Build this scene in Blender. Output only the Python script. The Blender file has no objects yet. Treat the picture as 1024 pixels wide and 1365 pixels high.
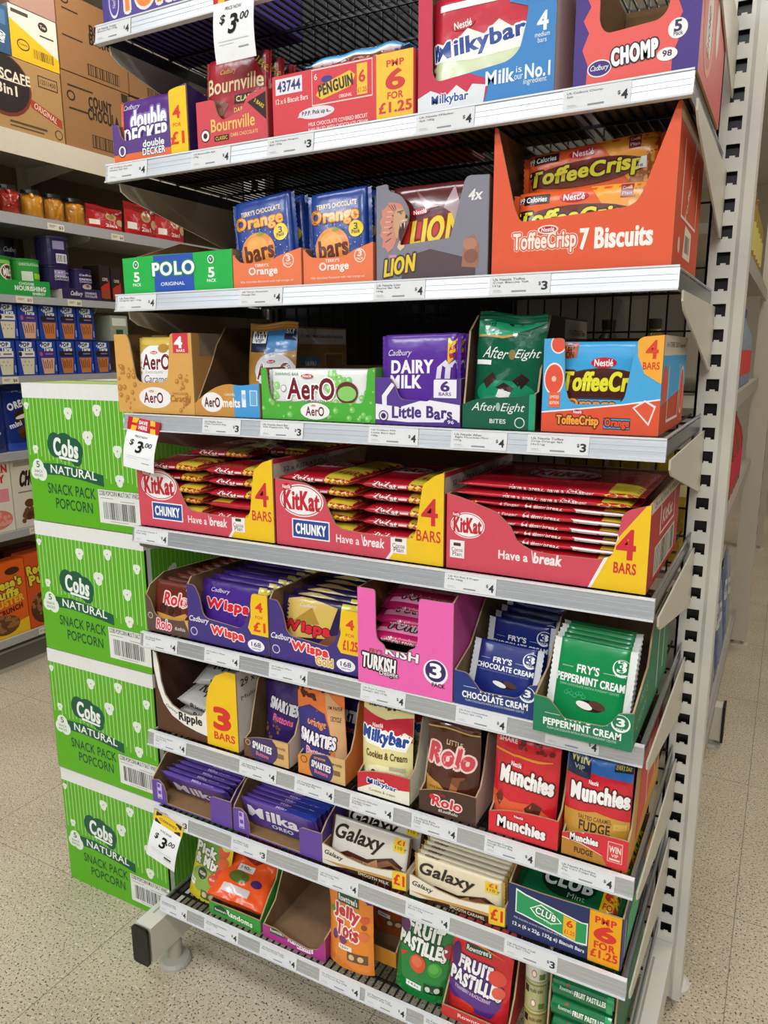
import bpy, math, random
from mathutils import Vector, Matrix, noise
from mathutils.geometry import tessellate_polygon

PI = math.pi
SC = bpy.context.scene
COL = SC.collection

# ------------------------------------------------------------------ camera
CAM = Vector((1.025, -0.958, 1.268))
yaw, pitch, roll = math.radians(-28.149), math.radians(12.011), math.radians(-0.22)
fwd = Vector((math.sin(yaw)*math.cos(pitch), math.cos(yaw)*math.cos(pitch), -math.sin(pitch)))
rgt = Vector((math.cos(yaw), -math.sin(yaw), 0))
upv = rgt.cross(fwd)
rgt, upv = math.cos(roll)*rgt+math.sin(roll)*upv, -math.sin(roll)*rgt+math.cos(roll)*upv
cam = bpy.data.cameras.new('camera')
cam.sensor_fit = 'VERTICAL'
cam.sensor_height = 36
cam.lens = 1003.0*36/1365
cam.clip_start = 0.02
co = bpy.data.objects.new('camera', cam)
COL.objects.link(co)
co.matrix_world = Matrix(((rgt.x, upv.x, -fwd.x, CAM.x), (rgt.y, upv.y, -fwd.y, CAM.y),
                          (rgt.z, upv.z, -fwd.z, CAM.z), (0, 0, 0, 1)))
SC.camera = co

# ------------------------------------------------------------------ light and exposure
SC.view_settings.view_transform = 'Standard'
SC.view_settings.look = 'None'
SC.view_settings.gamma = 1
SC.view_settings.use_curve_mapping = False
SC.view_settings.exposure = -0.56
w = bpy.data.worlds.new('store')
SC.world = w
w.use_nodes = True
w.node_tree.nodes['Background'].inputs[0].default_value = (1.0, 0.95, 0.88, 1)
w.node_tree.nodes['Background'].inputs[1].default_value = 0.15
COOL, WARM = (.95, .975, 1.0), (1.0, .94, .85)
LAMPS = [(-0.5, -1.3, 30, COOL), (1.1, -1.5, 30, COOL), (-1.6, -3.6, 95, COOL), (1.4, -3.6, 110, COOL), (2.9, -1.6, 26, WARM), (-0.8, 1.2, 34, WARM), (2.0, 1.0, 34, WARM), (-0.8, 4.0, 26, WARM), (2.0, 4.0, 36, WARM)]
for i, (lx, ly, lp, lc) in enumerate(LAMPS):
    la = bpy.data.lights.new('ceiling_lamp', 'AREA')
    la.shape = 'RECTANGLE'
    la.size, la.size_y = 1.4, 0.3
    la.energy = lp
    la.color = lc
    lo = bpy.data.objects.new('ceiling_lamp', la)
    COL.objects.link(lo)
    lo.location = (lx, ly, 3.02)

# ------------------------------------------------------------------ materials
def lin(h):
    h = h.lstrip('#')
    v = [int(h[i:i+2], 16)/255 for i in (0, 2, 4)]
    return tuple(x/12.92 if x <= .04045 else ((x+.055)/1.055)**2.4 for x in v)

FIN = dict(card=dict(r=.5, s=.35, ns=60, b=.05, v=.05), film=dict(r=.2, s=.6, ns=17, b=.55, v=.04),
           crinkle=dict(r=.2, s=.6, ns=22, b=.9, v=.04), shine=dict(r=.12, s=.65, ns=20, b=.6, v=.04),
           gloss=dict(r=.13, s=.6, ns=16, b=.22, v=.03), foil=dict(r=.3, s=.5, ns=45, b=.5, v=.06, m=.75),
           paper=dict(r=.7, s=.25, ns=80, b=.03, v=.03), paint=dict(r=.42, s=.4, ns=25, b=.03, v=.04),
           steel=dict(r=.3, s=.5, ns=50, b=.03, v=.04, m=.9), plastic=dict(r=.35, s=.45, ns=40, b=.02, v=.03),
           kraft=dict(r=.8, s=.15, ns=90, b=.12, v=.12))
MATS = {}
def M(hexc, fin='card'):
    k = hexc+fin
    if k in MATS:
        return MATS[k]
    f = FIN[fin]
    m = bpy.data.materials.new(fin+'_'+hexc)
    m.use_nodes = True
    nt = m.node_tree
    b = nt.nodes['Principled BSDF']
    tc = nt.nodes.new('ShaderNodeTexCoord')
    nz = nt.nodes.new('ShaderNodeTexNoise')
    nz.inputs['Scale'].default_value = f['ns']
    nz.inputs['Detail'].default_value = 3
    nt.links.new(tc.outputs['Object'], nz.inputs['Vector'])
    hs = nt.nodes.new('ShaderNodeHueSaturation')
    hs.inputs['Color'].default_value = (*lin(hexc), 1)
    mr = nt.nodes.new('ShaderNodeMapRange')
    mr.inputs[3].default_value = 1-f['v']
    mr.inputs[4].default_value = 1+f['v']
    nt.links.new(nz.outputs[0], mr.inputs[0])
    nt.links.new(mr.outputs[0], hs.inputs['Value'])
    nt.links.new(hs.outputs[0], b.inputs['Base Color'])
    bp = nt.nodes.new('ShaderNodeBump')
    bp.inputs['Strength'].default_value = f['b']
    bp.inputs['Distance'].default_value = .004
    nt.links.new(nz.outputs[0], bp.inputs['Height'])
    nt.links.new(bp.outputs[0], b.inputs['Normal'])
    b.inputs['Roughness'].default_value = f['r']
    b.inputs['Specular IOR Level'].default_value = f['s']
    b.inputs['Metallic'].default_value = f.get('m', 0)
    MATS[k] = m
    return m

# ------------------------------------------------------------------ glyphs of the built-in font
OFFS = (0.0, .014, .028)
BOLD = {0: (0, 0, 0), 1: (1, 0, 0), 2: (2, 0, 0), 3: (2, .022, 2), 4: (2, .04, 4)}      # font offset, shift, copies
CHARS = [chr(c) for c in range(33, 127)]+['£', '®', 'é']
GLY, ADV = {}, {' ': .3}
def build_glyphs():
    tmp = []
    def mk(body, off):
        cu = bpy.data.curves.new('g', 'FONT')
        cu.body = body
        cu.resolution_u = 4
        cu.offset = off
        o = bpy.data.objects.new('g', cu)
        COL.objects.link(o)
        tmp.append(o)
        return o
    gs = {(c, i): mk(c, of) for c in CHARS for i, of in enumerate(OFFS)}
    ad = {c: mk('H'+c+'H', 0) for c in CHARS+[' ']}
    hh = mk('HH', 0)
    dg = bpy.context.evaluated_depsgraph_get()
    dg.update()
    def read(o):
        e = o.evaluated_get(dg)
        me = e.to_mesh()
        me.calc_loop_triangles()
        r = ([(v.co.x, v.co.y) for v in me.vertices], [tuple(t.vertices) for t in me.loop_triangles])
        e.to_mesh_clear()
        return r
    for k, o in gs.items():
        GLY[k] = read(o)
    h0 = max(p[0] for p in read(hh)[0])
    for c, o in ad.items():
        ADV[c] = max(p[0] for p in read(o)[0])-h0
    for o in tmp:
        cu = o.data
        bpy.data.objects.remove(o)
        bpy.data.curves.remove(cu)
build_glyphs()

# ------------------------------------------------------------------ flat graphics: every element is in 0..1 of its panel
def R(c, u0, v0, u1, v1): return ('P', c, [(u0, v0), (u1, v0), (u1, v1), (u0, v1)])
def P(c, *pts): return ('P', c, list(pts))
def E(c, cx, cy, rx, ry=None, n=22, rot=0):
    return ('E', c, cx, cy, rx, ry, n, rot)
def T(c, txt, cx, cy, w, h, b=0, sh=0, rot=0, arc=0, ol=(), wave=0):
    return ('T', c, txt, cx, cy, w, h, b, sh, rot, arc, ol, wave)
def BAR(c, u0, v0, u1, v1, n=16, seed=1):
    r = random.Random(seed)
    out, x = [], u0
    st = (u1-u0)/n
    for i in range(n):
        ww = st*r.uniform(.25, .75)
        out.append(R(c, x, v0, x+ww, v1))
        x += st
    return out
def NES(cx, cy, w, h, rot=0):
    return [E('c4152a', cx, cy, w/2, h/2, rot=rot), T('ffffff', 'Nestlé', cx, cy, w*.72, h*.62, b=1, rot=rot)]
def flat(els):
    out = []
    for e in els:
        if isinstance(e, list): out += flat(e)
        else: out.append(e)
    return out

def text_tris(txt, w, h, bi, sh, arc, wave, offi=None):
    x, v0, lay = 0, [], []
    for i, ch in enumerate(txt):
        if ch != ' ' and (ch, 0) in GLY:
            lay.append((ch, x, i))
            v0 += [(px+x, py) for px, py in GLY[(ch, 0)][0]]
        x += ADV.get(ch, .5)*(1.0, 1.03, 1.05, 1.1, 1.14)[bi]
    if not v0: return {}
    xa, xb = min(p[0] for p in v0), max(p[0] for p in v0)
    ya, yb = min(p[1] for p in v0), max(p[1] for p in v0)
    sx, sy = w/max(1e-6, xb-xa), h/max(1e-6, yb-ya)
    tr = {}
    for li, (ch, gx, i) in enumerate(lay):
        oi, shf, nc = BOLD[bi]
        if offi is not None:
            oi, shf, nc = 2, shf+{2: .05, 3: .07, 4: .1}.get(offi, .05), 8
        vs, ts = GLY[(ch, oi)]
        dy = wave*h*(1 if i % 2 else -1)
        for k in range(max(1, nc)):
            ox, oy = (shf*h*math.cos(2*PI*k/nc), shf*h*math.sin(2*PI*k/nc)*(1 if nc > 2 else 0)) if nc else (0, 0)
            q = []
            for px, py in vs:
                X = (px+gx-(xa+xb)/2)*sx
                Y = (py-(ya+yb)/2)*sy
                Y2 = Y+dy+arc*h*(1-(2*X/w)**2)
                q.append((X+sh*Y+ox, Y2+oy))
            tr.setdefault(k+(.5 if li % 2 else 0), []).extend((q[a], q[b], q[c]) for a, b, c in ts)
    return tr

def tri_poly(pts):
    vs = [Vector((p[0], p[1], 0)) for p in pts]
    out = []
    for t in tessellate_polygon([vs]):
        if isinstance(t[0], int): a, b, c = (pts[i] for i in t)
        else: a, b, c = ((q.x, q.y) for q in t)
        if (b[0]-a[0])*(c[1]-a[1])-(b[1]-a[1])*(c[0]-a[0]) < 0: b, c = c, b
        out.append((a, b, c))
    return out

def split(tris, ml):
    out, st = [], list(tris)
    while st:
        a, b, c = st.pop()
        e = [math.dist(a, b), math.dist(b, c), math.dist(c, a)]
        m = max(e)
        if m <= ml:
            out.append((a, b, c))
        else:
            i = e.index(m)
            if i == 1: a, b, c = b, c, a
            elif i == 2: a, b, c = c, a, b
            k = ((a[0]+b[0])/2, (a[1]+b[1])/2)
            st += [(a, k, c), (k, b, c)]
    return out

def clip_tri(t, poly):
    out = list(t)
    n = len(poly)
    for i in range(n):
        a, b = poly[i], poly[(i+1) % n]
        ex, ey = b[0]-a[0], b[1]-a[1]
        inp, out = out, []
        if not inp: return []
        d = [ex*(p[1]-a[1])-ey*(p[0]-a[0]) for p in inp]
        for j in range(len(inp)):
            k = (j+1) % len(inp)
            if d[j] >= 0: out.append(inp[j])
            if (d[j] > 0 > d[k]) or (d[j] < 0 < d[k]):
                q = d[j]/(d[j]-d[k])
                out.append((inp[j][0]+q*(inp[k][0]-inp[j][0]), inp[j][1]+q*(inp[k][1]-inp[j][1])))
    return out
def clip_all(tris, polys):
    bbs = [(min(p[0] for p in q), max(p[0] for p in q), min(p[1] for p in q), max(p[1] for p in q)) for q in polys]
    res = []
    for t in tris:
        x0, x1 = min(p[0] for p in t), max(p[0] for p in t)
        y0, y1 = min(p[1] for p in t), max(p[1] for p in t)
        for q, b in zip(polys, bbs):
            if x1 < b[0] or x0 > b[1] or y1 < b[2] or y0 > b[3]: continue
            if len(q) == 4 and x0 >= b[0] and x1 <= b[1] and y0 >= b[2] and y1 <= b[3]:
                res.append(t)
                continue
            c = clip_tri(t, q)
            for i in range(1, len(c)-1):
                if abs((c[i][0]-c[0][0])*(c[i+1][1]-c[0][1])-(c[i][1]-c[0][1])*(c[i+1][0]-c[0][0])) > 1e-12: res.append((c[0], c[i], c[i+1]))
    return res

class MB:
    def __init__(s):
        s.v, s.f, s.m, s.mats, s.mix = [], [], [], [], {}
    def mi(s, m):
        if m.name not in s.mix:
            s.mix[m.name] = len(s.mats)
            s.mats.append(m)
        return s.mix[m.name]
    def add(s, vs, fs, m):
        n = len(s.v)
        s.v += [tuple(v) for v in vs]
        k = s.mi(m)
        for f in fs:
            s.f.append(tuple(i+n for i in f))
            s.m.append(k)
    def box(s, x0, x1, y0, y1, z0, z1, m):
        vs = [(x, y, z) for z in (z0, z1) for y in (y0, y1) for x in (x0, x1)]
        s.add(vs, [(0, 2, 3, 1), (4, 5, 7, 6), (0, 1, 5, 4), (2, 6, 7, 3), (0, 4, 6, 2), (1, 3, 7, 5)], m)
    def bar(s, a, b, r, m, n=6):
        a, b = Vector(a), Vector(b)
        d = (b-a).normalized()
        u = d.orthogonal().normalized()
        v = d.cross(u)
        vs = []
        for q in (a, b):
            for i in range(n):
                t = 2*PI*(i+.5)/n
                vs.append(q+r*(math.cos(t)*u+math.sin(t)*v))
        s.add(vs, [(i, (i+1) % n, n+(i+1) % n, n+i) for i in range(n)]+[tuple(range(n))[::-1], tuple(range(n, 2*n))], m)
    def plate(s, pts, fn, th, mo, mi_=None, me=None):
        """a flat board: outline pts in metres, fn(u,v,d) to space, d = 0 outside and -th inside"""
        mi_, me = mi_ or mo, me or mo
        n = len(pts)
        tr = tri_poly(pts)
        idx = {}
        for i, p in enumerate(pts): idx.setdefault((round(p[0], 7), round(p[1], 7)), i)
        fs = [tuple(idx[(round(q[0], 7), round(q[1], 7))] for q in t) for t in tr]
        out = [fn(u, v, 0) for u, v in pts]
        inn = [fn(u, v, -th) for u, v in pts]
        s.add(out, fs, mo)
        s.add(inn, [t[::-1] for t in fs], mi_)
        s.add(out+inn, [(i, i+n, (i+1) % n+n, (i+1) % n) for i in range(n)], me)
    def grid(s, fn, nu, nv, m, mfn=None):
        vs = [fn(i/nu, j/nv) for j in range(nv+1) for i in range(nu+1)]
        fs = [(j*(nu+1)+i, j*(nu+1)+i+1, (j+1)*(nu+1)+i+1, (j+1)*(nu+1)+i) for j in range(nv) for i in range(nu)]
        s.add(vs, fs, m)
    def lathe(s, prof, m, n=24, cx=0, cy=0, ms=None):
        vs = [(cx+r*math.cos(2*PI*i/n), cy+r*math.sin(2*PI*i/n), z) for r, z in prof for i in range(n)]
        for j in range(len(prof)-1):
            fs = [(j*n+i, j*n+(i+1) % n, (j+1)*n+(i+1) % n, (j+1)*n+i) for i in range(n)]
            k = len(s.v)
            if j == 0:
                base = k
                s.v += vs
            mm = s.mi(ms[j] if ms else m)
            for f in fs:
                s.f.append(tuple(base+i for i in f))
                s.m.append(mm)
        if prof[0][0] > 1e-5: s.f.append(tuple(base+i for i in range(n))[::-1]); s.m.append(s.mi(m))
        if prof[-1][0] > 1e-5: s.f.append(tuple(base+(len(prof)-1)*n+i for i in range(n))); s.m.append(s.mi(ms[-1] if ms else m))
    def gfx(s, els, fn, W, H, fin='card', ml=None, base=.0003, step=.00012, clip=None):
        done = []
        clip = clip or [[(0, 0), (W, 0), (W, H), (0, H)]]
        for e in flat(els):
            kind, c = e[0], e[1]
            jobs = []
            if kind == 'P':
                jobs = [(c, {0: tri_poly([(u*W, v*H) for u, v in e[2]])})]
            elif kind == 'E':
                _, _, cx, cy, rx, ry, n, rot = e
                a = rx*W
                b = a if ry is None else ry*H
                ca, sa = math.cos(math.radians(rot)), math.sin(math.radians(rot))
                pts = []
                for i in range(n):
                    x, y = a*math.cos(2*PI*i/n), b*math.sin(2*PI*i/n)
                    pts.append((cx*W+ca*x-sa*y, cy*H+sa*x+ca*y))
                jobs = [(c, {0: [((cx*W, cy*H), pts[i], pts[(i+1) % n]) for i in range(n)]})]
            else:
                _, _, txt, cx, cy, w_, h_, bi, sh, rot, arc, ol, wave = e
                ca, sa = math.cos(math.radians(rot)), math.sin(math.radians(rot))
                for cc, oi in list(ol)+[(c, None)]:
                    tr = text_tris(txt, w_*W, h_*H, bi, sh, arc, wave, oi)
                    jobs.append((cc, {k: [tuple((cx*W+ca*x-sa*y, cy*H+sa*x+ca*y) for x, y in t) for t in q] for k, q in tr.items()}))
            for cc, grp in jobs:
                grp = {k: clip_all([t if (t[1][0]-t[0][0])*(t[2][1]-t[0][1])-(t[1][1]-t[0][1])*(t[2][0]-t[0][0]) >= 0 else (t[0], t[2], t[1]) for t in tr], clip) for k, tr in grp.items()}
                xs = [p[0] for tr in grp.values() for t in tr for p in t]
                ys = [p[1] for tr in grp.values() for t in tr for p in t]
                if not xs: continue
                bb = (min(xs), max(xs), min(ys), max(ys))
                lay = 0
                for l, q in done:
                    if l >= lay and bb[0] < q[1] and q[0] < bb[1] and bb[2] < q[3] and q[2] < bb[3]: lay = l+1
                done.append((lay, bb))
                for sub, tr in grp.items():
                    if ml: tr = split(tr, ml)
                    cache, vs, fs = {}, [], []
                    for t in tr:
                        f = []
                        for p in t:
                            k = (round(p[0], 6), round(p[1], 6))
                            if k not in cache:
                                cache[k] = len(vs)
                                vs.append(fn(p[0], p[1], base+lay*step+sub*.00001))
                            f.append(cache[k])
                        if len(set(f)) == 3: fs.append(tuple(f))
                    s.add(vs, fs, M(cc, fin))
    def build(s, name, parent=None, loc=None, smooth=False):
        me = bpy.data.meshes.new(name)
        me.from_pydata(s.v, [], s.f)
        for m in s.mats: me.materials.append(m)
        me.polygons.foreach_set('material_index', s.m)
        if smooth: me.polygons.foreach_set('use_smooth', [True]*len(s.f))
        me.update()
        o = bpy.data.objects.new(name, me)
        COL.objects.link(o)
        if parent: o.parent = parent
        if loc: o.location = loc
        return o

def tag(o, label, cat, group=None):
    o['label'] = label
    o['category'] = cat
    if group: o['group'] = group
    return o
def thing(name, label, cat, loc=(0, 0, 0), rot=(0, 0, 0), group=None):
    o = bpy.data.objects.new(name, None)
    o.empty_display_size = .03
    COL.objects.link(o)
    o.location = loc
    o.rotation_euler = rot
    return tag(o, label, cat, group)
def struct(o):
    o['kind'] = 'structure'
    return o
def dup(root, loc, rot=None, label=None, group=None):
    r = root.copy()
    COL.objects.link(r)
    r.location = loc
    if rot is not None: r.rotation_euler = rot
    if label: r['label'] = label
    if group: r['group'] = group
    for ch in list(root.children):
        c = ch.copy()
        COL.objects.link(c)
        c.parent = r
        for g in list(ch.children):
            d = g.copy()
            COL.objects.link(d)
            d.parent = c
    return r
ORD = ['first', 'second', 'third', 'fourth', 'fifth', 'sixth', 'seventh', 'eighth', 'ninth', 'tenth', 'eleventh', 'twelfth']

def fr(u, v, d): return (u, -d, v)                                      # front panel map
def rnd(pts, r, k=4):
    """round the inner corners of an open polyline"""
    out = [pts[0]]
    for a, b, c in zip(pts, pts[1:], pts[2:]):
        A, B, C = Vector(a), Vector(b), Vector(c)
        q = min(r, (A-B).length*.48, (C-B).length*.48)
        p0, p1 = B+(A-B).normalized()*q, B+(C-B).normalized()*q
        for i in range(k+1):
            t = i/k
            z = (1-t)**2*p0+2*t*(1-t)*B+t*t*p1
            out.append((z.x, z.y))
    out.append(pts[-1])
    return out

KR = '8a6a49'
TOP = {1: 1.775, 2: 1.570, 3: 1.365, 4: 1.165, 5: .962, 6: .760, 7: .560, 8: .397, 9: .192}

def tray(label, shelf, x0, W, top, D, back, gfx=(), col='c0392b', side=None, right=None, left=None, sgfx=None, sgh=None,
         y0=.010, r=.012, dz=0, fin='card', inner=KR, name='display_tray', cat='tray', rim='b39a78', rz=0, backw=True):
    """open card shelf tray: front panel with a cut-out top edge, side walls, back wall, base"""
    side = side or col
    t = thing(name, label, cat, (x0, y0, TOP[shelf]+dz+.0006), (0, 0, rz))
    th = .0025
    tp = rnd(top, r) if r else list(top)
    pts = [(0, 0), (W, 0)]+tp[::-1]
    H = max(p[1] for p in top)
    f = MB()
    f.plate(pts, fr, th, M(col, fin), M(inner, 'kraft'), M(rim, 'kraft'))
    if gfx: f.gfx(gfx, fr, W, H, fin, clip=tri_poly(pts))
    f.build('front_panel', t)
    b = MB()
    hl, hr = tp[0][1], tp[-1][1]
    left = left or [(D, back), (0, hl)]
    right = right or [(D, back), (0, hr)]
    lp = [(th+.0003, 0), (D, 0)]+[(max(th+.0003, a), c) for a, c in left]
    rp = [(th+.0003, 0), (D, 0)]+[(max(th+.0003, a), c) for a, c in right]
    b.plate(lp, lambda u, v, d: (-d, u, v), th, M(side, fin), M(inner, 'kraft'), M(rim, 'kraft'))
    rf = lambda u, v, d: (W+d, u, v)
    b.plate(rp, rf, th, M(side, fin), M(inner, 'kraft'), M(rim, 'kraft'))
    if sgfx: b.gfx(sgfx, rf, D, sgh or back, fin, clip=tri_poly(rp))
    if backw: b.plate([(th, 0), (W-th, 0), (W-th, back), (th, back)], lambda u, v, d: (u, D+d, v), th, M(side, fin), M(inner, 'kraft'), M(rim, 'kraft'))
    b.box(th, W-th, th, D-th, .0002, th*.8, M(inner, 'kraft'))
    b.build('tray_body', t)
    return t

def sgn(x): return 1 if x >= 0 else -1
def flowpack(name, label, cat, L, D, Tk, col, gtop=(), gfront=(), fin_=.010, n=4.0, kxp=8, seed=0, mat='film', seal=None, wr=.0008,
             loc=(0, 0, 0), rot=(0, 0, 0), group=None, nx=26, na=36, back=None):
    """flow-wrapped pack lying flat: x 0..L, y 0..D, z about 0; end seals are parts"""
    t = thing(name, label, cat, loc, rot, group)
    def kx(x):
        s_ = max(-1, min(1, 2*(x-fin_)/(L-2*fin_)-1))
        return max(.03, (1-abs(s_)**kxp)**.5)
    def wrk(x, y): return wr*noise.noise((x*38+seed*7.1, y*38, seed*3.3))
    def S(x, a):
        c, s_ = math.cos(a), math.sin(a)
        y = D/2+D/2*sgn(c)*abs(c)**(2/n)
        z = Tk/2*kx(x)*sgn(s_)*abs(s_)**(2/n)+wrk(x, y)
        return (x, y, z)
    def top(u, v, d):
        q = max(-.999, min(.999, 2*v/D-1))
        return (u, v, Tk/2*kx(u)*(1-abs(q)**n)**(1/n)+wrk(u, v)+d)
    def front(u, v, d):
        q = max(-.999, min(.999, 2*v/Tk-1))
        y = D/2-D/2*(1-abs(q)**n)**(1/n)
        return (u, y-d, Tk/2*kx(u)*q+wrk(u, y))
    m = MB()
    # angles denser round the corners
    ang = [2*PI*i/na for i in range(na)]
    vs, xs = [], [fin_+(L-2*fin_)*(.5-.5*math.cos(PI*i/nx)) for i in range(nx+1)]
    for x in xs: vs += [S(x, a) for a in ang]
    fs = [(i*na+j, (i+1)*na+j, (i+1)*na+(j+1) % na, i*na+(j+1) % na) for i in range(nx) for j in range(na)]
    m.add(vs, fs, M(col, mat))
    m.f += []
    if gtop: m.gfx(gtop, top, L, D, mat, ml=.012, base=.0007, clip=[[(fin_, D*.015), (L-fin_, D*.015), (L-fin_, D*.985), (fin_, D*.985)]])
    if gfront: m.gfx(gfront, front, L, Tk, mat, ml=.007, base=.0007, clip=[[(fin_, Tk*.03), (L-fin_, Tk*.03), (L-fin_, Tk*.97), (fin_, Tk*.97)]])
    m.build('wrapper', t, smooth=True)
    for e in (0, 1):
        q = MB()
        k = max(6, int(D/.0035))
        zz = []
        xo, xi = (0, fin_+.001) if e == 0 else (L, L-fin_-.001)
        for i in range(k+1):
            y = D*.01+D*.98*i/k
            zz.append((xo+(.0014 if i % 2 else 0)*(1 if e == 0 else -1), y))
        out = [(xi, D*.02)]+zz+[(xi, D*.98)]
        q.plate(out, lambda u, v, d: (u, v, d+.0006+wrk(u, v)), .0012, M(seal or col, mat))
        q.build('end_seal', t)
    return t

def pouch(label, loc, W, H, Tk, col, gfx=(), rot=(0, 0, 0), seed=0, cat='sweets pouch', name='sweet_pouch', mat='crinkle', seal=None, group=None, low=.0, wr=.0016, flare=0):
    """stand-up pouch: x 0..W, z 0..H, thickest near the base; sealed top band is a part"""
    t = thing(name, label, cat, loc, rot, group)
    sv = .92
    def th(q):
        base = .72+.28*min(1, q/.16)
        return Tk*base*max(0, (sv-q)/sv)**.5 if q < sv else 0
    def S(u, v, d, sd=1):
        s_, q = u/W, v/H
        p = max(0, 1-abs(2*s_-1)**2.2)**.75
        wv = wr*(noise.noise((u*30+seed*9.7, v*26, seed*2.1))+.6*noise.noise((u*75+seed, v*60, seed)))*(.25+p)
        x = u+flare*(s_-.5)*W*(1-math.sin(PI*min(1, q)))
        return (x, sd*(-th(q)/2*p-d)+wv+.004*math.sin(q*5+seed)*q, v+.002*math.sin(s_*PI*2+seed)*q)
    m = MB()
    m.grid(lambda a, b: S(a*W, b*sv*H, 0), 26, 32, M(col, mat))
    m.grid(lambda a, b: S((1-a)*W, b*sv*H, 0, -1), 14, 18, M(col, mat))
    bt = [S(W*i/14, 0, 0) for i in range(15)]+[S(W*i/14, 0, 0, -1) for i in range(14, -1, -1)]
    m.add(bt, [tuple(range(30))[::-1]], M(col, mat))
    if gfx: m.gfx(gfx, S, W, H, mat, ml=.009, base=.0008, clip=[[(W*.004, 0), (W*.996, 0), (W*.996, H*sv), (W*.004, H*sv)]])
    m.build('pouch_body', t, smooth=True)
    q = MB()
    nr = 6
    q.grid(lambda a, b: S(a*W, H*(sv-.005+b*(1.005-sv)), .0006+.0005*(int(b*nr+.5) % 2)), 20, nr, M(seal or col, mat))
    q.grid(lambda a, b: S((1-a)*W, H*(sv-.005+b*(1.005-sv)), .0006, -1), 20, nr, M(seal or col, mat))
    q.build('top_seal', t)
    return t

def carton(name, label, cat, loc, W, D, H, col, gfx=(), sgfx=(), rot=(0, 0, 0), scol=None, fin='card', tgfx=(), tcol=None, flap='c2a27a', group=None, parts=True):
    """closed box: front at y=0, x 0..W; a seam of tape and flaps on top is a part"""
    t = thing(name, label, cat, loc, rot, group)
    m = MB()
    bv = .0012
    sc = M(scol or col, fin)
    def face(fn, a, b, mm):
        m.add([fn(bv, bv, 0), fn(a-bv, bv, 0), fn(a-bv, b-bv, 0), fn(bv, b-bv, 0)], [(0, 1, 2, 3)], mm)
    m.box(bv, W-bv, bv, D-bv, 0, H, M(tcol or col, fin))
    m.box(0, W, bv, D-bv, bv, H-bv, sc)
    m.box(bv, W-bv, 0, D, bv, H-bv, M(col, fin))
    if gfx: m.gfx(gfx, fr, W, H, fin)
    if sgfx: m.gfx(sgfx, lambda u, v, d: (W+d, u, v), D, H, fin)
    if tgfx: m.gfx(tgfx, lambda u, v, d: (u, v, H+d), W, D, fin)
    m.build('carton_body', t)
    if parts:
        q = MB()
        q.box(.001, W-.001, D*.5-.02, D*.5+.02, H+.0001, H+.0007, M(flap, 'gloss'))
        q.box(W*.0+.001, W-.001, D*.5-.0006, D*.5+.0006, H+.0007, H+.0009, M('5d452c', 'kraft'))
        q.build('top_seam', t)
    return t
# ================================================================== the setting
def floor_mat():
    m = bpy.data.materials.new('speckled_vinyl')
    m.use_nodes = True
    nt = m.node_tree
    b = nt.nodes['Principled BSDF']
    N = nt.nodes.new
    tc = N('ShaderNodeTexCoord')
    L_ = nt.links.new
    def ramp(src, p0, p1):
        r = N('ShaderNodeMapRange')
        r.inputs[1].default_value, r.inputs[2].default_value = p0, p1
        L_(src, r.inputs[0])
        return r.outputs[0]
    def mix(a, bcol, f):
        x = N('ShaderNodeMix')
        x.data_type = 'RGBA'
        if isinstance(a, tuple): x.inputs[6].default_value = a
        else: L_(a, x.inputs[6])
        x.inputs[7].default_value = bcol
        L_(f, x.inputs[0])
        return x.outputs[2]
    n1 = N('ShaderNodeTexNoise'); n1.inputs['Scale'].default_value = 230; n1.inputs['Detail'].default_value = 1
    n2 = N('ShaderNodeTexNoise'); n2.inputs['Scale'].default_value = 130; n2.inputs['Detail'].default_value = 2
    n3 = N('ShaderNodeTexNoise'); n3.inputs['Scale'].default_value = 2.5; n3.inputs['Detail'].default_value = 4
    for n in (n1, n2, n3): L_(tc.outputs['Object'], n.inputs['Vector'])
    c = mix((*lin('cdc1a8'), 1), (*lin('bbae94'), 1), ramp(n3.outputs[0], .4, .7))
    c = mix(c, (*lin('ddd6c4'), 1), ramp(n2.outputs[0], .58, .68))
    c = mix(c, (*lin('4c4438'), 1), ramp(n1.outputs[0], .60, .645))
    L_(c, b.inputs['Base Color'])
    b.inputs['Roughness'].default_value = .32
    b.inputs['Specular IOR Level'].default_value = .4
    return m
fl = MB()
fm = floor_mat()
fl.box(-9, 7, -9, 9, -.05, 0, fm)
seam = M('8a8170', 'paper')
for sx in (-2.01, -1.4, -.8, -.19, .42, 1.026, 1.64, 2.25, 2.86):
    fl.box(sx-.0009, sx+.0009, -9, 9, 0, .0002, seam)
for k in range(-4, 14):
    fl.box(-4.5, 5.5, .12+k*.61-.0007, .12+k*.61+.0007, 0, .0002, seam)
struct(fl.build('floor'))
q = MB(); q.box(-9, 7, -9, 9, 3.1, 3.15, M('f0eee8', 'paper')); struct(q.build('ceiling'))
q = MB(); q.box(-9, 7, 9, 9.1, 0, 3.1, M('d9d0bd', 'paper')); struct(q.build('wall_back'))
q = MB(); q.box(-9.1, -9, -9, 9, 0, 3.1, M('d9d0bd', 'paper')); struct(q.build('wall_left'))
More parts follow.
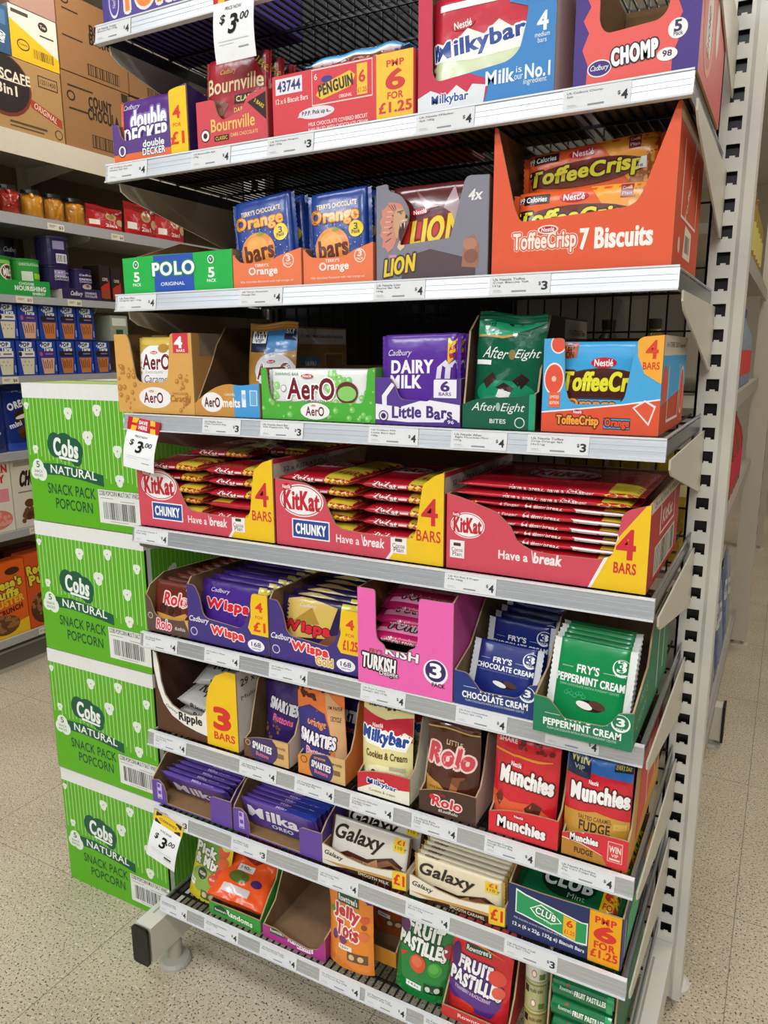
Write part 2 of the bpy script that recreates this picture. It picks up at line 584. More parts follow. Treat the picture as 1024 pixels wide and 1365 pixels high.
# lamp housings over the aisles
for i, (lx, ly, lp, lc) in enumerate(LAMPS):
    t = thing('ceiling_light', 'long white ceiling light over the aisle, number %s from the front' % ORD[i], 'ceiling light', (lx, ly, 3.0999), group='ceiling lights')
    t['label'] = 'white fluorescent ceiling light above the shop aisles'
    q = MB(); q.box(-.75, .75, -.2, .2, -.05, 0, M('e9e9e6', 'paint')); q.build('housing', t)
em = bpy.data.materials.new('lit_tube')
em.use_nodes = True
eb = em.node_tree.nodes['Principled BSDF']
eb.inputs['Emission Color'].default_value = (.76, .88, 1, 1)
eb.inputs['Emission Strength'].default_value = 6
t0_ = None
for yy in (-3.0, -4.4, -6.2):
    for xx in (-5.6, -3.8, -2.0, -.2, 1.6, 3.4):
        if t0_ is None:
            t0_ = thing('tube_light', 'white tube light hanging over the open floor in front of the shelves', 'ceiling light', (xx, yy, 3.0999), group='hanging tube lights')
            q = MB(); q.box(-.8, .8, -.07, .07, -.04, 0, M('e9e9e6', 'paint')); q.build('housing', t0_)
            q = MB(); q.box(-.78, .78, -.055, .055, -.13, -.04, em); q.build('lit_diffuser', t0_)
        else: dup(t0_, (xx, yy, 3.0999))

# ================================================================== gondola frame
WHT, CRM = M('dddad0', 'paint'), M('cfcabb', 'paint')
BLK = M('0c0c0d', 'plastic')
fr_t = thing('shelving_frame', 'white slotted steel frame with black mesh back carrying the nine stocked wire shelves', 'shelving frame', (0, 0, 0))
def upright(xa, xb, sa, sb):
    """slotted post standing at y .41"""
    m = MB()
    y0, y1, zt = .412, .47, 2.15
    m.box(xb-.014, xb, y0-.004, y1, .02, zt, WHT)
    m.box(xa, xa+.004, y0, y1, .02, zt, CRM)
    m.box(xa, xb, y1-.003, y1, .02, zt, CRM)
    m.box(xa, sa, y0, y0+.002, .02, zt, WHT)
    m.box(sb, xb-.014, y0, y0+.002, .02, zt, WHT)
    m.box(sa-.004, sb+.004, y0+.012, y0+.013, .02, zt, BLK)  # black strip stands in for the shade inside the slots
    m.add([(xb-.02, y0, .02), (xb-.014, y0-.004, .02), (xb-.014, y0-.004, zt), (xb-.02, y0, zt)], [(0, 1, 2, 3)], WHT)
    z = .02
    k = 0
    while z < zt-.05:
        zs = .172+.04*k
        m.box(sa, sb, y0, y0+.002, z, zs-.010, WHT)
        z = zs+.010
        mid = (sa+sb)/2
        m.box(mid-.004, mid+.004, y0, y0+.002, zs-.010, zs-.007, WHT)
        k += 1
    m.box(sa, sb, y0, y0+.002, z, zt, WHT)
    o = m.build('upright', fr_t)
    ft = MB()
    fx = (xa+xb)/2+.01
    ft.lathe([(.034, 0), (.034, .006), (.026, .012), (.012, .016), (.012, .03)], M('d9d6cc', 'plastic'), cx=fx, cy=.475)
    ft.build('foot', o)
upright(.884, .946, .900, .920)
upright(-.048, .014, -.024, -.004)
def base_leg(xc):
    m = MB()
    a, b = xc-.021, xc+.021
    m.box(a, b, -.035, .41, .062, .142, WHT)
    m.box(a+.012, a+.016, .0, .36, .142, .1425, M('a9a598', 'paint'))
    o = m.build('base_leg', fr_t)
    c = MB()
    c.plate(rnd([(a+.02, .06), (b, .06), (b, .144), (a, .144), (a, .06), (a+.02, .06)], .008), lambda u, v, d: (u, -.0352-.006-d, v), -.006, BLK)
    c.build('end_cap', o)
    f = MB()
    f.lathe([(.034, 0), (.034, .006), (.03, .012), (.016, .016), (.016, .05), (.013, .062)], M('b9b5aa', 'plastic'), cx=xc+.004, cy=.04)
    f.build('foot', o)
base_leg(-.022)
base_leg(.905)
q = MB()
for i in range(30):
    x = .02+i*.03
    q.box(x-.0015, x+.0015, .4135, .4165, .2, 2.1, BLK)
for i in range(20):
    z = .2+i*.1
    q.box(.012, .888, .4165, .4195, z-.0015, z+.0015, BLK)
q.build('mesh_back', fr_t)
q = MB(); q.box(.012, .56, .44, .445, .15, 2.12, M('161413', 'paint')); q.build('shade_sheet', fr_t)  # added black sheet, keeps the depth behind the left shelves dark

STL = M('c9ccd0', 'steel')
def wire_shelf(k, where):
    z = TOP[k]
    t = thing('wire_shelf', where, 'shelf', (0, 0, z))
    dk = MB()
    wm = M('3a3a3c', 'steel')
    zt = -.0005
    x = .014
    while x < .889:
        dk.box(x-.0013, x+.0013, .004, .408, zt-.0027, zt, wm)
        x += .0142
    for y in (.03, .15, .27, .39): dk.box(.008, .890, y-.002, y+.002, zt-.0067, zt-.0027, wm)
    dk.box(.008, .890, .0035, .0065, zt-.02, zt-.0027, wm)
    dk.build('wire_deck', t)
    r = MB()
    rm = M('b9bdc6', 'rail')
    r.add([(x, y, z) for x in (-.002, .9) for y, z in ((-.0062, -.0276), (-.0018, -.0004), (.0032, -.0004), (.0032, -.0276))], [(0, 4, 5, 1), (1, 5, 6, 2), (2, 6, 7, 3), (3, 7, 4, 0), (0, 1, 2, 3), (7, 6, 5, 4)], rm)
    r.box(-.002, .9, -.0036, .0032, -.0022, -.0002, M('e4e6ea', 'gloss'))
    r.box(-.002, .9, -.0082, .0032, -.0286, -.0264, M('d3d5d8', 'gloss'))
    for a in (.38, .62):
        y = -.0062+.0044*a-.00025
        r.box(-.001, .899, y, y+.0006, -.0276+.027*a, -.0276+.027*a+.0006, M('adb2bb', 'gloss'))
    r.build('price_rail', t)
    if k != 9:
        for xb in ((.014 if k < 4 else -.0025), .9045):
            b = MB()
            pts = [(.010, -.0278), (.408, -.0278), (.408, -.128), (.385, -.128), (.075, -.060), (.03, -.050), (.012, -.040)]
            b.plate(pts, lambda u, v, d: (xb+d, u, v), .0025, CRM)
            b.build('bracket', t)
    for xs in (.0055, .8955):
        s = MB()
        s.box(xs-.0012, xs+.0012, .005, .408, -.0275, -.006, M('8d8f92', 'steel'))
        s.bar((xs, .006, -.002), (xs, .407, -.002), .0022, STL)
        for i in range(9): s.box(xs-.001, xs+.001, .02+i*.045, .024+i*.045, -.006, -.002, STL)
        s.build('side_rail', t)
    return t
m = M('ccd0d6', 'steel').copy()
m.name = 'rail_brushed'
b = m.node_tree.nodes['Principled BSDF']
b.inputs['Metallic'].default_value = .8
b.inputs['Roughness'].default_value = .4
mp = m.node_tree.nodes.new('ShaderNodeMapping')
mp.inputs['Scale'].default_value = (.05, 1, 6)
for n in m.node_tree.nodes:
    if n.type == 'TEX_NOISE':
        m.node_tree.links.new(m.node_tree.nodes['Texture Coordinate'].outputs['Object'], mp.inputs[0])
        m.node_tree.links.new(mp.outputs[0], n.inputs['Vector'])
    if n.type == 'MAP_RANGE': n.inputs[3].default_value, n.inputs[4].default_value = .82, 1.1
MATS['b9bdc6rail'] = m
for k, s in zip(range(1, 10), ['top wire shelf with the hanging white price card and orange-lettered purple box',
        'wire shelf holding the red biscuit carton, second from the top', 'wire shelf holding the green and blue mint box, third from the top',
        'wire shelf holding the golden bubble box, fourth from the top', 'wire shelf holding the three red wafer bar trays',
        'wire shelf holding the pink window tray and blue and green cream trays', 'wire shelf holding the row of low trays with standing pouches',
        'wire shelf holding the lilac chocolate bars, second from the bottom', 'bottom wire shelf holding sweet pouches just above the floor']):
    wire_shelf(k, s)

# ================================================================== price tickets
def ticket(shelf, x0, x1, price, lines, what, dz=0):
    t = thing('price_ticket', 'white shelf price ticket reading $%s %s' % (price, what), 'price ticket', (x0, -.0064, TOP[shelf]-.0262+dz), (math.radians(-9.2), 0, 0), group='price tickets in the shelf rails')
    W, H = x1-x0, .0238
    m = MB()
    m.box(0, W, -.0006, 0, 0, H, M('dcdddf', 'paper'))
    els = []
    for i, s in enumerate(lines):
        els.append(T('3f4248', s, .06+.0165*len(s), .80-.17*i, min(.6, .033*len(s)), .125))
    els += [R('b9bcc0', .07, .2, .2, .24), R('c9ccd0', .07, .12, .24, .15), R('8b8e94', .38, .12, .62, .2)]
    els += [T('33363b', str(price), .91, .40, .085, .42, b=2), T('4a4d52', '$', .83, .50, .04, .2, b=1)]
    m.gfx(els, lambda u, v, d: (u, -.0006-d, v), W, H, 'paper')
    m.build('ticket_paper', t)
TK = [(1, 0.0, .076, 4, ['Uk Nestle Yorkie', 'Biscuits 7pk 172g'], 'under the orange-lettered purple box'),
 (2, .004, .091, 4, ['Uk Cadbury Double', 'Decker Bar 4pk'], 'under the purple and orange tray at the left end'),
 (2, .183, .259, 4, ['Uk Bournville 4pk', '179g'], 'under the red dark chocolate tray'),
 (2, .326, .406, 3, ['Uk McVities Penguin', '8pk 197g'], 'under the red biscuit carton'),
 (2, .564, .645, 4, ['Uk Nestle Milkybar', '4pk 100g'], 'under the red and blue window box'),
 (2, .756, .834, 4, ['Uk Cadbury Chomp', '5pk'], 'under the purple box with coral scallops'),
 (3, .004, .092, 4, ['Uk Polo Mint', 'Original 5pk 125g'], 'under the green and blue mint box'),
 (3, .264, .345, 4, ['Uk Terrys Chocolate', 'Orange 3pk'], 'under the left orange tray of blue packs'),
 (3, .5, .579, 4, ['Uk Nestle Lion', 'Peanut Bar 4pk', '164g'], 'under the grey cut-out tray'),
 (3, .67, .75, 3, ['Uk Nestle Toffee', 'Crisp Biscuits 7pk', '131g'], 'under the big orange carton'),
 (4, .177, .256, 3, ['Uk Nestle Aero', 'Melts Caramel Bag', '80g'], 'under the tray with gold oval and blue end'),
 (4, .295, .376, 3, ['Uk Nestle Aero Bar', 'Milk Peppermint 90g'], 'under the green bubble tray'),
 (4, .49, .57, 4, ['Uk Cadbury Milk', 'Little Bars 6pk', '108g'], 'under the purple little bars tray'),
 (4, .62, .7, 4, ['Uk Nestle After', 'Eight Munchies Mint', '107g'], 'under the dark green tray'),
 (4, .728, .808, 3, ['Uk Nestle Toffee', 'Crisp Orange 4pk', '(4x31)g'], 'under the blue and orange grapefruit tray'),
 (5, .003, .084, 4, ['Uk Kit Kat Chunky 4', 'Pack 160g'], 'under the left red wafer tray'),
 (5, .613, .691, 4, ['Uk Kit Kat 4 Finger', '4 Pk 166g'], 'under the right red wafer tray'),
 (6, .006, .089, 4, ['Uk Nestle Rolo', 'Multi 4pk'], 'under the brown toffee tray'),
 (6, .153, .231, 4, ['Uk Cadbury Wispa', '4pk'], 'under the left purple bubbly bar tray'),
 (6, .294, .372, 4, ['Uk Cadbury Wispa', 'Gold 4pk'], 'under the right purple bubbly bar tray'),
 (6, .472, .551, 4, ['Uk Frys Turkish', 'Delight 3pk 153g'], 'under the pink window tray'),
 (6, .634, .713, 4, ['Uk Frys Chocolate', 'Cream 3pk 147g'], 'under the dark blue cream tray'),
 (6, .769, .843, 4, ['Uk Frys Peppermint', 'Cream 3pk 147g'], 'half hidden behind the green cream tray'),
 (7, .014, .095, 4, ['Uk Galaxy Ripple', '3 Pack 99g', '99g'], 'under the brown and white ripple box'),
 (7, .22, .301, 4, ['Uk Smarties Buttons', 'Milk Bag 90g'], 'under the brown buttons tray'),
 (7, .339, .419, 4, ['Uk Smarties Buttons', 'Orange Bag 90g'], 'under the orange buttons tray'),
 (7, .449, .53, 4, ['Uk Nestle Milkybar', 'Cookies Cream', 'Bag 90g'], 'under the red and cream tray'),
 (7, .562, .64, 4, ['Uk Nestle Rolo', 'Little Rolo Pouch', '103g'], 'under the brown toffee pouch tray'),
 (7, .684, .762, 4, ['Munchies Cookie', 'Dough Pouch Bag', '101g'], 'under the plain red pouch tray'),
 (7, .796, .875, 4, ['Uk Nestle Munchies', 'Salt Cara Fudge Bag', '97g'], 'under the red and gold fudge tray'),
 (8, .012, .088, 3, ['Uk Milka', '100g'], 'peeping out behind the yellow clearance card'),
 (8, .192, .273, 3, ['Uk Milka Oreo', 'Sandwich 100g'], 'under the right lilac bar tray'),
 (8, .383, .463, 4, ['Uk Galaxy Milk', 'Block 110g'], 'under the leaning grey and brown chocolate bar'),
 (8, .552, .63, 4, ['Uk Galaxy Caramel', 'Block 135g'], 'under the row of cream chocolate bars'),
 (8, .72, .802, 3, ['Uk McVities Club', 'Mint 8pk 132g'], 'under the navy club box'),
 (9, -.002, .069, 4, ['Uk Rowntree Pick', 'And Mix Bag 120g'], 'below the yellow pick and mix pouch'),
 (9, .113, .197, 4, ['Uk Rowntree Randoms', 'Pouch 120g'], 'below the green tray of orange bags'),
 (9, .248, .331, 4, ['Uk Rowntree Fruits', 'Berries Pouch 140g'], 'below the magenta tray'),
 (9, .38, .464, 4, ['Uk Rowntree Jelly', 'Tots Pouch Bag 150g'], 'below the orange jelly pouch'),
 (9, .474, .554, 4, ['Uk Rowntree Fruit', 'Pastilles Bag 143g'], 'below the green pastille pouch'),
 (9, .586, .664, 4, ['Uk Rowntree Straw', 'Pastilles 143g'], 'below the red pastille pouch')]
for a in TK: ticket(*a)

def price_card(label, loc, rot, kind):
    t = thing('price_card', label, 'price card', loc, rot)
    W, H = .072, (.066, .078, .080)[kind]
    bend = lambda v: -.0008-.004*math.sin((1-v/H)*PI)
    m = MB()
    m.grid(lambda a, b: (a*W, bend(b*H), b*H-H), 6, 8, M('f1f2f4', 'paper'))
    m.grid(lambda a, b: ((1-a)*W, bend(b*H)+.0004, b*H-H), 6, 8, M('f1f2f4', 'paper'))
    fn = lambda u, v, d: (u, bend(v)-d, v-H)
    els = [T('3a3a3c', 'PRICE NOW' if kind < 2 else 'WAS $4.00', .5, .87, .4, .06, sh=.2), T('151517', '3', .5, .60, .17, .30, b=2, sh=.25), T('151517', '$', .24, .69, .12, .17, b=1, sh=.25),
           T('151517', '.', .62, .62, .04, .04, b=2), T('151517', '00', .78, .69, .2, .12, b=1, sh=.3), R('b9babd', .12, .33, .85, .338), R('c2c3c6', .12, .28, .5, .288), R('a0a1a5', .6, .19, .85, .21)]
    if kind == 2: els += [R('222222', .6, .23, .85, .27)]
    m.gfx(els, fn, W, H, 'paper', ml=.02, base=.0006)
    m.build('card_sheet', t)
    h = MB()
    hh = .0225
    ff = lambda u, v, d: (u-.001, -.0008-d, v)
    if kind < 2:
        h.box(-.001, W+.001, -.0008, 0, 0, hh, M('c8283a', 'gloss'))
        e2 = [P('f2c531', (.12, 0), (.28, 0), (.36, 1), (.16, 1)), P('f2c531', (.7, 1), (.85, 1), (.9, 0), (.74, 0)), R('c8283a', .0, .4, 1, .6), E('d23a4c', .5, .5, .22, .56, n=8), T('ffffff', 'SAVE', .5, .70, .26, .27, b=2), T('ffffff', 'HERE', .5, .32, .26, .27, b=2)]
    else:
        h.box(-.001, W+.001, -.0008, 0, 0, hh, M('f0c81e', 'gloss'))
        e2 = [R('1c1c1c', .06, .6, .26, 1), R('1c1c1c', .74, .6, .94, 1), R('1c1c1c', .06, 0, .26, .35), R('1c1c1c', .74, 0, .94, .35), E('f0c81e', .5, .5, .4, .45), T('2a2410', 'CLEARANCE', .5, .5, .6, .24, b=1)]
    h.gfx(e2, ff, W+.002, hh, 'gloss')
    h.build('header', t)
price_card('white $3.00 price card with red header hanging from the top shelf', (.245, -.0095, 1.7545), (0, 0, 0), 1)
price_card('white $3.00 save here card with red and yellow header below the golden bubble box', (.011, -.0095, 1.1385), (math.radians(-7), math.radians(7), 0), 0)
price_card('white $3.00 card with yellow and black header beside the lilac bars', (.003, -.0095, .3725), (math.radians(-5), math.radians(13), 0), 2)
# ================================================================== products, shelf by shelf
def st(px, py, shelf, lean=0, dz=0, roll_=0, yaw_=0):
    """placing of a flat pack stood upright: face to the front"""
    return dict(loc=(px, py, TOP[shelf]+dz), rot=(PI/2-math.radians(lean), math.radians(roll_), math.radians(yaw_)))
def row(first, n, dx, dy, dz, labels, group=None):
    """copies of a pack one behind the other"""
    l0 = first.location.copy()
    if group: first['group'] = group
    out = [first]
    for i in range(1, n):
        out.append(dup(first, (l0.x+dx*i, l0.y+dy*i, l0.z+dz*i), label=labels(i), group=group))
    return out
def behind(what):
    return lambda i: '%s, %s from the front' % (what, ORD[i])

# ---- top shelf
carton('biscuit_box', 'purple box with orange lettering at the left of the top shelf', 'biscuit box', (.004, .01, TOP[1]), .245, .2, .14, '5a4a9c',
       [R('4a3c8c', 0, .0, .05, 1), T('f08a3c', 'YORKIE', .52, .25, .72, .28, b=3, ol=[('f2e6e0', 4)]), E('5a4a9c', .1, .25, .055, .2), E('e8e0f0', .105, .22, .045, .16), E('5a4a9c', .105, .22, .038, .13), T('e8e0f0', 'Nestlé', .105, .22, .2*.3, .05, rot=90)], scol='4a3c8c')
# ---- second shelf
t = tray('purple and orange tray with yellow 4 for £1 corner, second shelf', 2, .006, .160, [(0, .062), (.012, .06), (.018, .04), (.026, .034), (.116, .037), (.122, .05), (.125, .094), (.160, .1)], .2, .07,
  [R('e8703a', 0, 0, .78, .14), R('f2c81e', .78, 0, 1, .97), E('2b2b3a', .12, .19, .06), E('e9e4ee', .12, .19, .05), E('5a4a6a', .12, .19, .028, .06),
   T('e3372a', '4', .87, .62, .09, .17, b=2), T('e3372a', 'FOR', .87, .44, .1, .05, b=1), T('e3372a', '£1', .87, .25, .16, .17, b=3), T('f2f2f8', 'double', .55, .25, .28, .1, b=2, ol=[('44507c', 3)]), T('f2f2f8', 'DECKER', .55, .13, .3, .1, b=2, ol=[('44507c', 3)])],
  col='5d3d86', side='3a2660', r=.004)
p = flowpack('chocolate_multipack', 'purple double layer bar pack in the front of the purple and orange tray', 'chocolate multipack', .155, .098, .022, '5a2d86',
  [R('f2d01e', .78, 0, .98, 1), T('e3372a', '4', .88, .78, .1, .26, b=2), T('e9e4f2', 'Cadbury', .22, .86, .24, .1, sh=.3), T('ffffff', 'double', .46, .66, .48, .28, b=3, ol=[('8878c0', 4)]), T('ffffff', 'DECKER', .42, .40, .62, .26, b=3, ol=[('4c2a7c', 4)]), R('e8703a', .12, .0, .7, .24)],
  seal='e8642a', fin_=.008, **st(.006, .027, 2, 3, .0012), seed=2)
row(p, 4, .001, .028, 0, behind('purple double layer bar pack in the purple and orange tray'))
t = tray('coral red dark chocolate tray second on the second shelf', 2, .185, .132, [(0, .069), (.034, .069), (.04, .048), (.05, .038), (.086, .047), (.098, .066), (.132, .072)], .2, .072,
  [T('f0c866', 'Bournville', .52, .45, .62, .24, b=1), T('f3d58a', 'Cadbury', .42, .64, .16, .09, sh=.3), E('3a1a20', .12, .28, .07), E('f3e6e0', .12, .28, .058), E('3a1a20', .12, .28, .03),
   P('2a1418', (.74, .78), (.99, .92), (.99, .4)), T('e8c33c', '3 BARS', .9, .72, .15, .07, rot=-35, b=1), R('2a1418', .25, .14, .46, .25), T('e8c33c', 'CLASSIC', .355, .195, .17, .07, b=1), T('f3d58a', 'DARK CHOCOLATE', .68, .22, .38, .07)], col='d24a54', side='b13440', r=.006)
p = flowpack('chocolate_multipack', 'crimson dark chocolate pack in the front of the coral red tray', 'chocolate multipack', .122, .127, .02, 'a81c2c',
  [T('f0cf7a', 'Cadbury', .40, .82, .24, .07, sh=.3), T('f3e0b0', 'Bournville', .5, .68, .84, .17, b=1), R('2a1418', .5, .45, .98, .55), T('f0d890', 'CLASSIC', .7, .50, .34, .06, b=1), P('7a4a40', (.1, .36), (.32, .34), (.42, .46), (.2, .54)), P('9a6a58', (.1, .36), (.32, .34), (.3, .43), (.12, .45)), T('f0c866', 'DARK CHOC', .7, .38, .4, .05, b=1),
   P('2a1418', (.74, 1), (1, 1), (1, .6)), T('e8c33c', '3 BARS', .9, .84, .2, .06, rot=-45, b=1)], seal='8c1624', fin_=.006, **st(.19, .026, 2, 4, .0035), seed=4)
row(p, 5, .001, .030, -.001, behind('crimson dark chocolate pack in the coral red tray'))
c = carton('biscuit_carton', 'long red biscuit carton numbered 43744 with yellow price end', 'biscuit carton', (.327, .010, TOP[2]), .228, .26, .083, 'd8424a',
  [R('f0c23a', .75, 0, .99, 1), T('d23a3a', 'PMP', .875, .84, .11, .09, b=2), T('d23a3a', '6', .875, .60, .11, .28, b=3), T('d23a3a', 'FOR', .875, .37, .1, .1, b=2), T('d23a3a', '£1.25', .875, .2, .21, .15, b=3),
   R('e9e4ea', .03, .69, .23, .94), T('3c3a7c', '43744', .13, .815, .17, .16, b=2), T('fbe3df', '12 x 6 Biscuit Bars', .15, .59, .24, .08, b=1),
   R('f3d8d4', .30, .42, .725, .98), R('d8424a', .304, .44, .721, .96), R('f0c23a', .62, .47, .69, .93), T('d23a3a', '6', .655, .74, .04, .17, b=2), T('d23a3a', '£1.25', .655, .54, .06, .07, b=1),
   P('f0c23a', (.33, .58), (.37, .50), (.57, .62), (.61, .78), (.57, .86), (.37, .72)), T('33342e', 'PENGUIN', .47, .68, .24, .17, b=3, rot=8), E('4a3c8c', .41, .80, .04, .05), T('f3d8d4', '6', .33, .86, .02, .09, b=1), T('fbe3df', 'ORIGINAL', .54, .5, .09, .05, b=1),
   E('e6dfe6', .33, .32, .13, .095), T('2c2c44', 'P.P.P. Pick up a...', .33, .32, .21, .08, b=2), P('e6dfe6', (.19, .28), (.23, .27), (.22, .35)),
   T('fbe3df', 'MILK CHOCOLATE COVERED BISCUIT', .48, .145, .42, .06, b=1), T('fbe3df', 'BARS FILLED WITH CHOCOLATE CREAM', .48, .06, .42, .055, b=1)], scol='c4333c', flap='a08058')
p = flowpack('biscuit_pack', 'crumpled sky blue and white pack lying on the red biscuit carton', 'biscuit pack', .165, .12, .02, '3f9fd8',
  [R('e8eef2', 0, 0, 1, .3), R('2f86c4', .1, .5, .9, .8), P('b08a5c', (.2, .02), (.8, .02), (.7, .2), (.3, .22))], [R('e8eef2', 0, 0, 1, .55), P('8a6a48', (.2, 0), (.85, 0), (.75, .4), (.4, .45), (.25, .2))], seed=9, wr=.004, loc=(.372, .03, TOP[2]+.0952), rot=(0, math.radians(-1), 0))
mbp = [(0, .178), (.018, .178), (.02, .045), (.028, .036), (.122, .045), (.136, .055), (.145, .09), (.148, .178), (.180, .178)]
t = tray('tall red and blue window box with Milk is our No.1 lettering', 2, .560, .180, mbp, .22, .178,
  [R('cc3350', 0, 0, .15, 1), P('cc3350', (0, 0), (.5, 0), (.55, .16), (.4, .22), (0, .2)), P('e3e6ea', (0, 0), (.5, 0), (.52, .13), (.42, .15), (.38, .1), (.3, .16), (.22, .1), (.1, .15), (0, .11)), T('2a4ca0', 'Milkybar', .25, .075, .28, .07, b=2, ol=[('f6f6f6', 4)]), NES(.2, .12, .06, .02),
   T('eef4fa', 'Milk', .62, .165, .2, .085, b=2), T('eef4fa', 'is', .755, .19, .04, .04), T('eef4fa', 'our', .755, .14, .06, .03), T('eef4fa', 'No.1', .885, .165, .17, .085, b=2), T('eef4fa', 'ingredient', .87, .10, .16, .045),
   T('eef4fa', '4', .91, .46, .07, .11, b=2), T('eef4fa', 'medium', .91, .38, .1, .03), T('eef4fa', 'bars', .91, .345, .06, .03)], col='3f86c8', side='cfd3d6', r=.008)
mg = [R('d6e0b8', 0, 0, 1, .44), P('3f86c8', (.70, 1), (1, 1), (1, .3), (.90, .4), (.93, .55), (.84, .62), (.86, .75), (.70, .82)), P('f2f2ea', (.0, .44), (.1, .6), (.22, .54), (.36, .68), (.5, .6), (.62, .7), (.72, .62), (.9, .6), (.92, .44), (.4, .4)),
      T('1e3f94', 'Milkybar', .46, .53, .74, .18, b=3, rot=6, ol=[('ffffff', 3)]), NES(.32, .72, .2, .1, 6), R('f2e6e8', .12, .86, .6, .92)]
p = flowpack('chocolate_multipack', 'white chocolate pack in red and cream wrapper seen through the red and blue window box', 'chocolate multipack', .16, .135, .024, 'c8283f', mg, fin_=.007, **st(.567, .027, 2, 2, .003), seed=5)
row(p, 2, .0005, .032, .0, behind('white chocolate pack in the red and blue window box'))
t = tray('tall purple window box with coral scalloped edge and five pack badge', 2, .763, .138, [(0, .17), (.026, .17), (.028, .066), (.036, .054), (.095, .058), (.104, .068), (.108, .17), (.138, .17)], .26, .17,
  [P('e8605a', (.11, 0), (.80, 0), (.8, .12), (.84, .2), (.8, .28), (.86, .36), (.82, .44), (.88, .54), (.82, .62), (.88, .72), (.84, .8), (.86, 1), (.12, 1), (.16, .86), (.09, .78), (.14, .68), (.08, .58), (.13, .5), (.07, .42), (.12, .34), (.07, .24), (.12, .14)),
   E('f2f0f0', .22, .11, .1, .055), E('4a2f80', .22, .11, .092, .047), T('ffffff', 'Cadbury', .22, .11, .15, .045, sh=.25), T('ffffff', 'CHOMP', .5, .17, .36, .1, b=4, ol=[('3a2a3a', 4)], rot=4),
   E('f4f2f2', .83, .27, .075), T('43385c', '5', .83, .285, .05, .065, b=3), T('43385c', 'Pack', .835, .24, .07, .025, b=1), E('f4f2f2', .76, .125, .08, .04), T('43385c', '98', .76, .13, .07, .035, b=2)],
  col='4b3484', side='cf5048', sgfx=[E('d8906a', .28, .46, .2, .38), E('d0554c', .28, .46, .17, .33), P('d9cfc0', (.2, .25), (.37, .22), (.38, .6), (.3, .66), (.2, .6)), T('4a3a3a', 'CHOMP', .28, .36, .2, .1, rot=90, b=2), E('d9cfc0', .62, .55, .06, .2)], r=.008)
# ---- third shelf
t = tray('long open green and blue mint box, empty, at the left of the third shelf', 3, .007, .234, [(0, .058), (.08, .0595), (.16, .0585), (.234, .0595)], .26, .098,
  [R('2f54b4', .30, .02, .665, .98), T('f4f6fa', 'POLO', .48, .62, .38, .34, b=3, ol=[('1f8a50', 4)]), T('e3eaf5', 'ORIGINAL', .47, .22, .22, .09, b=1),
   T('f0fff0', '5', .13, .45, .05, .24, b=2), T('f0fff0', 'PACK', .13, .24, .08, .08, b=1), E('e4f4ea', .13, .78, .028), E('1f6a4a', .13, .78, .02), T('ffffff', 'V', .13, .78, .018, .08, b=1),
   T('f0fff0', '5', .82, .45, .05, .24, b=2), T('f0fff0', 'PACK', .82, .24, .08, .08, b=1), E('e4f4ea', .82, .78, .028), E('1f6a4a', .82, .78, .02), T('ffffff', 'V', .82, .78, .018, .08, b=1)],
  col='25b24c', side='9a7a58', r=0, left=[(.26, .098), (.14, .098), (.02, .06), (0, .058)], right=[(.26, .098), (.25, .07), (.02, .06), (0, .0595)], inner='a07c58')
def dots(c, cx, cy, rx, ry, n, sd, r0):
    rr = random.Random(sd)
    o = []
    for i in range(n):
        a = rr.uniform(0, 2*PI); k = rr.uniform(.55, 1.25)
        o.append(E(c, cx+rx*k*math.cos(a), cy+ry*k*math.sin(a), r0*rr.uniform(.5, 1), n=6))
    return o
og = [P('f08850', (0, 0), (1, 0), (1, .16), (.5, .2), (0, .16)), dots('cfe0f4', .45, .42, .36, .26, 70, 3, .008), E('e8903a', .42, .36, .27, .23), E('f0a84a', .4, .4, .18, .14), E('8a9a2e', .48, .56, .06, .02),
      T('f3e2c8', "TERRY'S CHOCOLATE", .5, .83, .62, .055, b=2), T('f4ae44', 'Orange', .46, .70, .74, .18, b=3, ol=[('a8581c', 2)]), T('6a2c1c', 'bars', .44, .36, .44, .2, b=3, rot=4), E('f2d22e', .79, .54, .105), T('3a2a20', '3', .79, .565, .05, .07, b=2), T('3a2a20', 'Pack', .79, .51, .12, .04, b=1)]
for i, (tx, tw, rr_, lb, px) in enumerate([(.243, .127, -6, 'left', .226), (.374, .117, -3, 'right', .361)]):
    t = tray('%s orange card tray holding royal blue orange chocolate packs' % lb, 3, tx, tw, [(0, .05), (.012, .038), (.03, .036), (.07, .036), (.086, .044), (tw, .053)], .2, .055,
      [T('fbe6dc', "TERRY'S", .43, .60, .2, .08, b=2), T('fdeee6', 'Orange', .45, .42, .42, .26, b=2), T('fbe6dc', 'Milk chocolate flavoured with real orange oil.', .5, .15, .78, .08), E('fbe6dc', .82, .68, .08), E('ee7c50', .82, .68, .068), T('fbe6dc', '3', .82, .74, .05, .15, b=2), T('fbe6dc', 'PACK', .82, .6, .1, .06, b=1)], col='ee7c50', r=.006)
    p = flowpack('chocolate_multipack', 'royal blue orange chocolate pack at the front of the %s orange tray' % lb, 'chocolate multipack', tw-.008, .126, .02, '1b3f92', og, fin_=.007, **st(px+.012, .031, 3, 3, .003, rr_), seed=11+i, seal='16347c')
    row(p, 5, .0035, .031, -.0002, behind('royal blue orange chocolate pack in the %s orange tray' % lb))
lp = [(0, .124), (.018, .126), (.0185, .117), (.038, .11), (.05, .092), (.0505, .078), (.04, .056), (.035, .045), (.11, .05), (.1125, .054), (.132, .125), (.164, .123)]
def lp_(c, *pts): return P(c, *[(.03+.27*x, .29+.52*y) for x, y in pts])
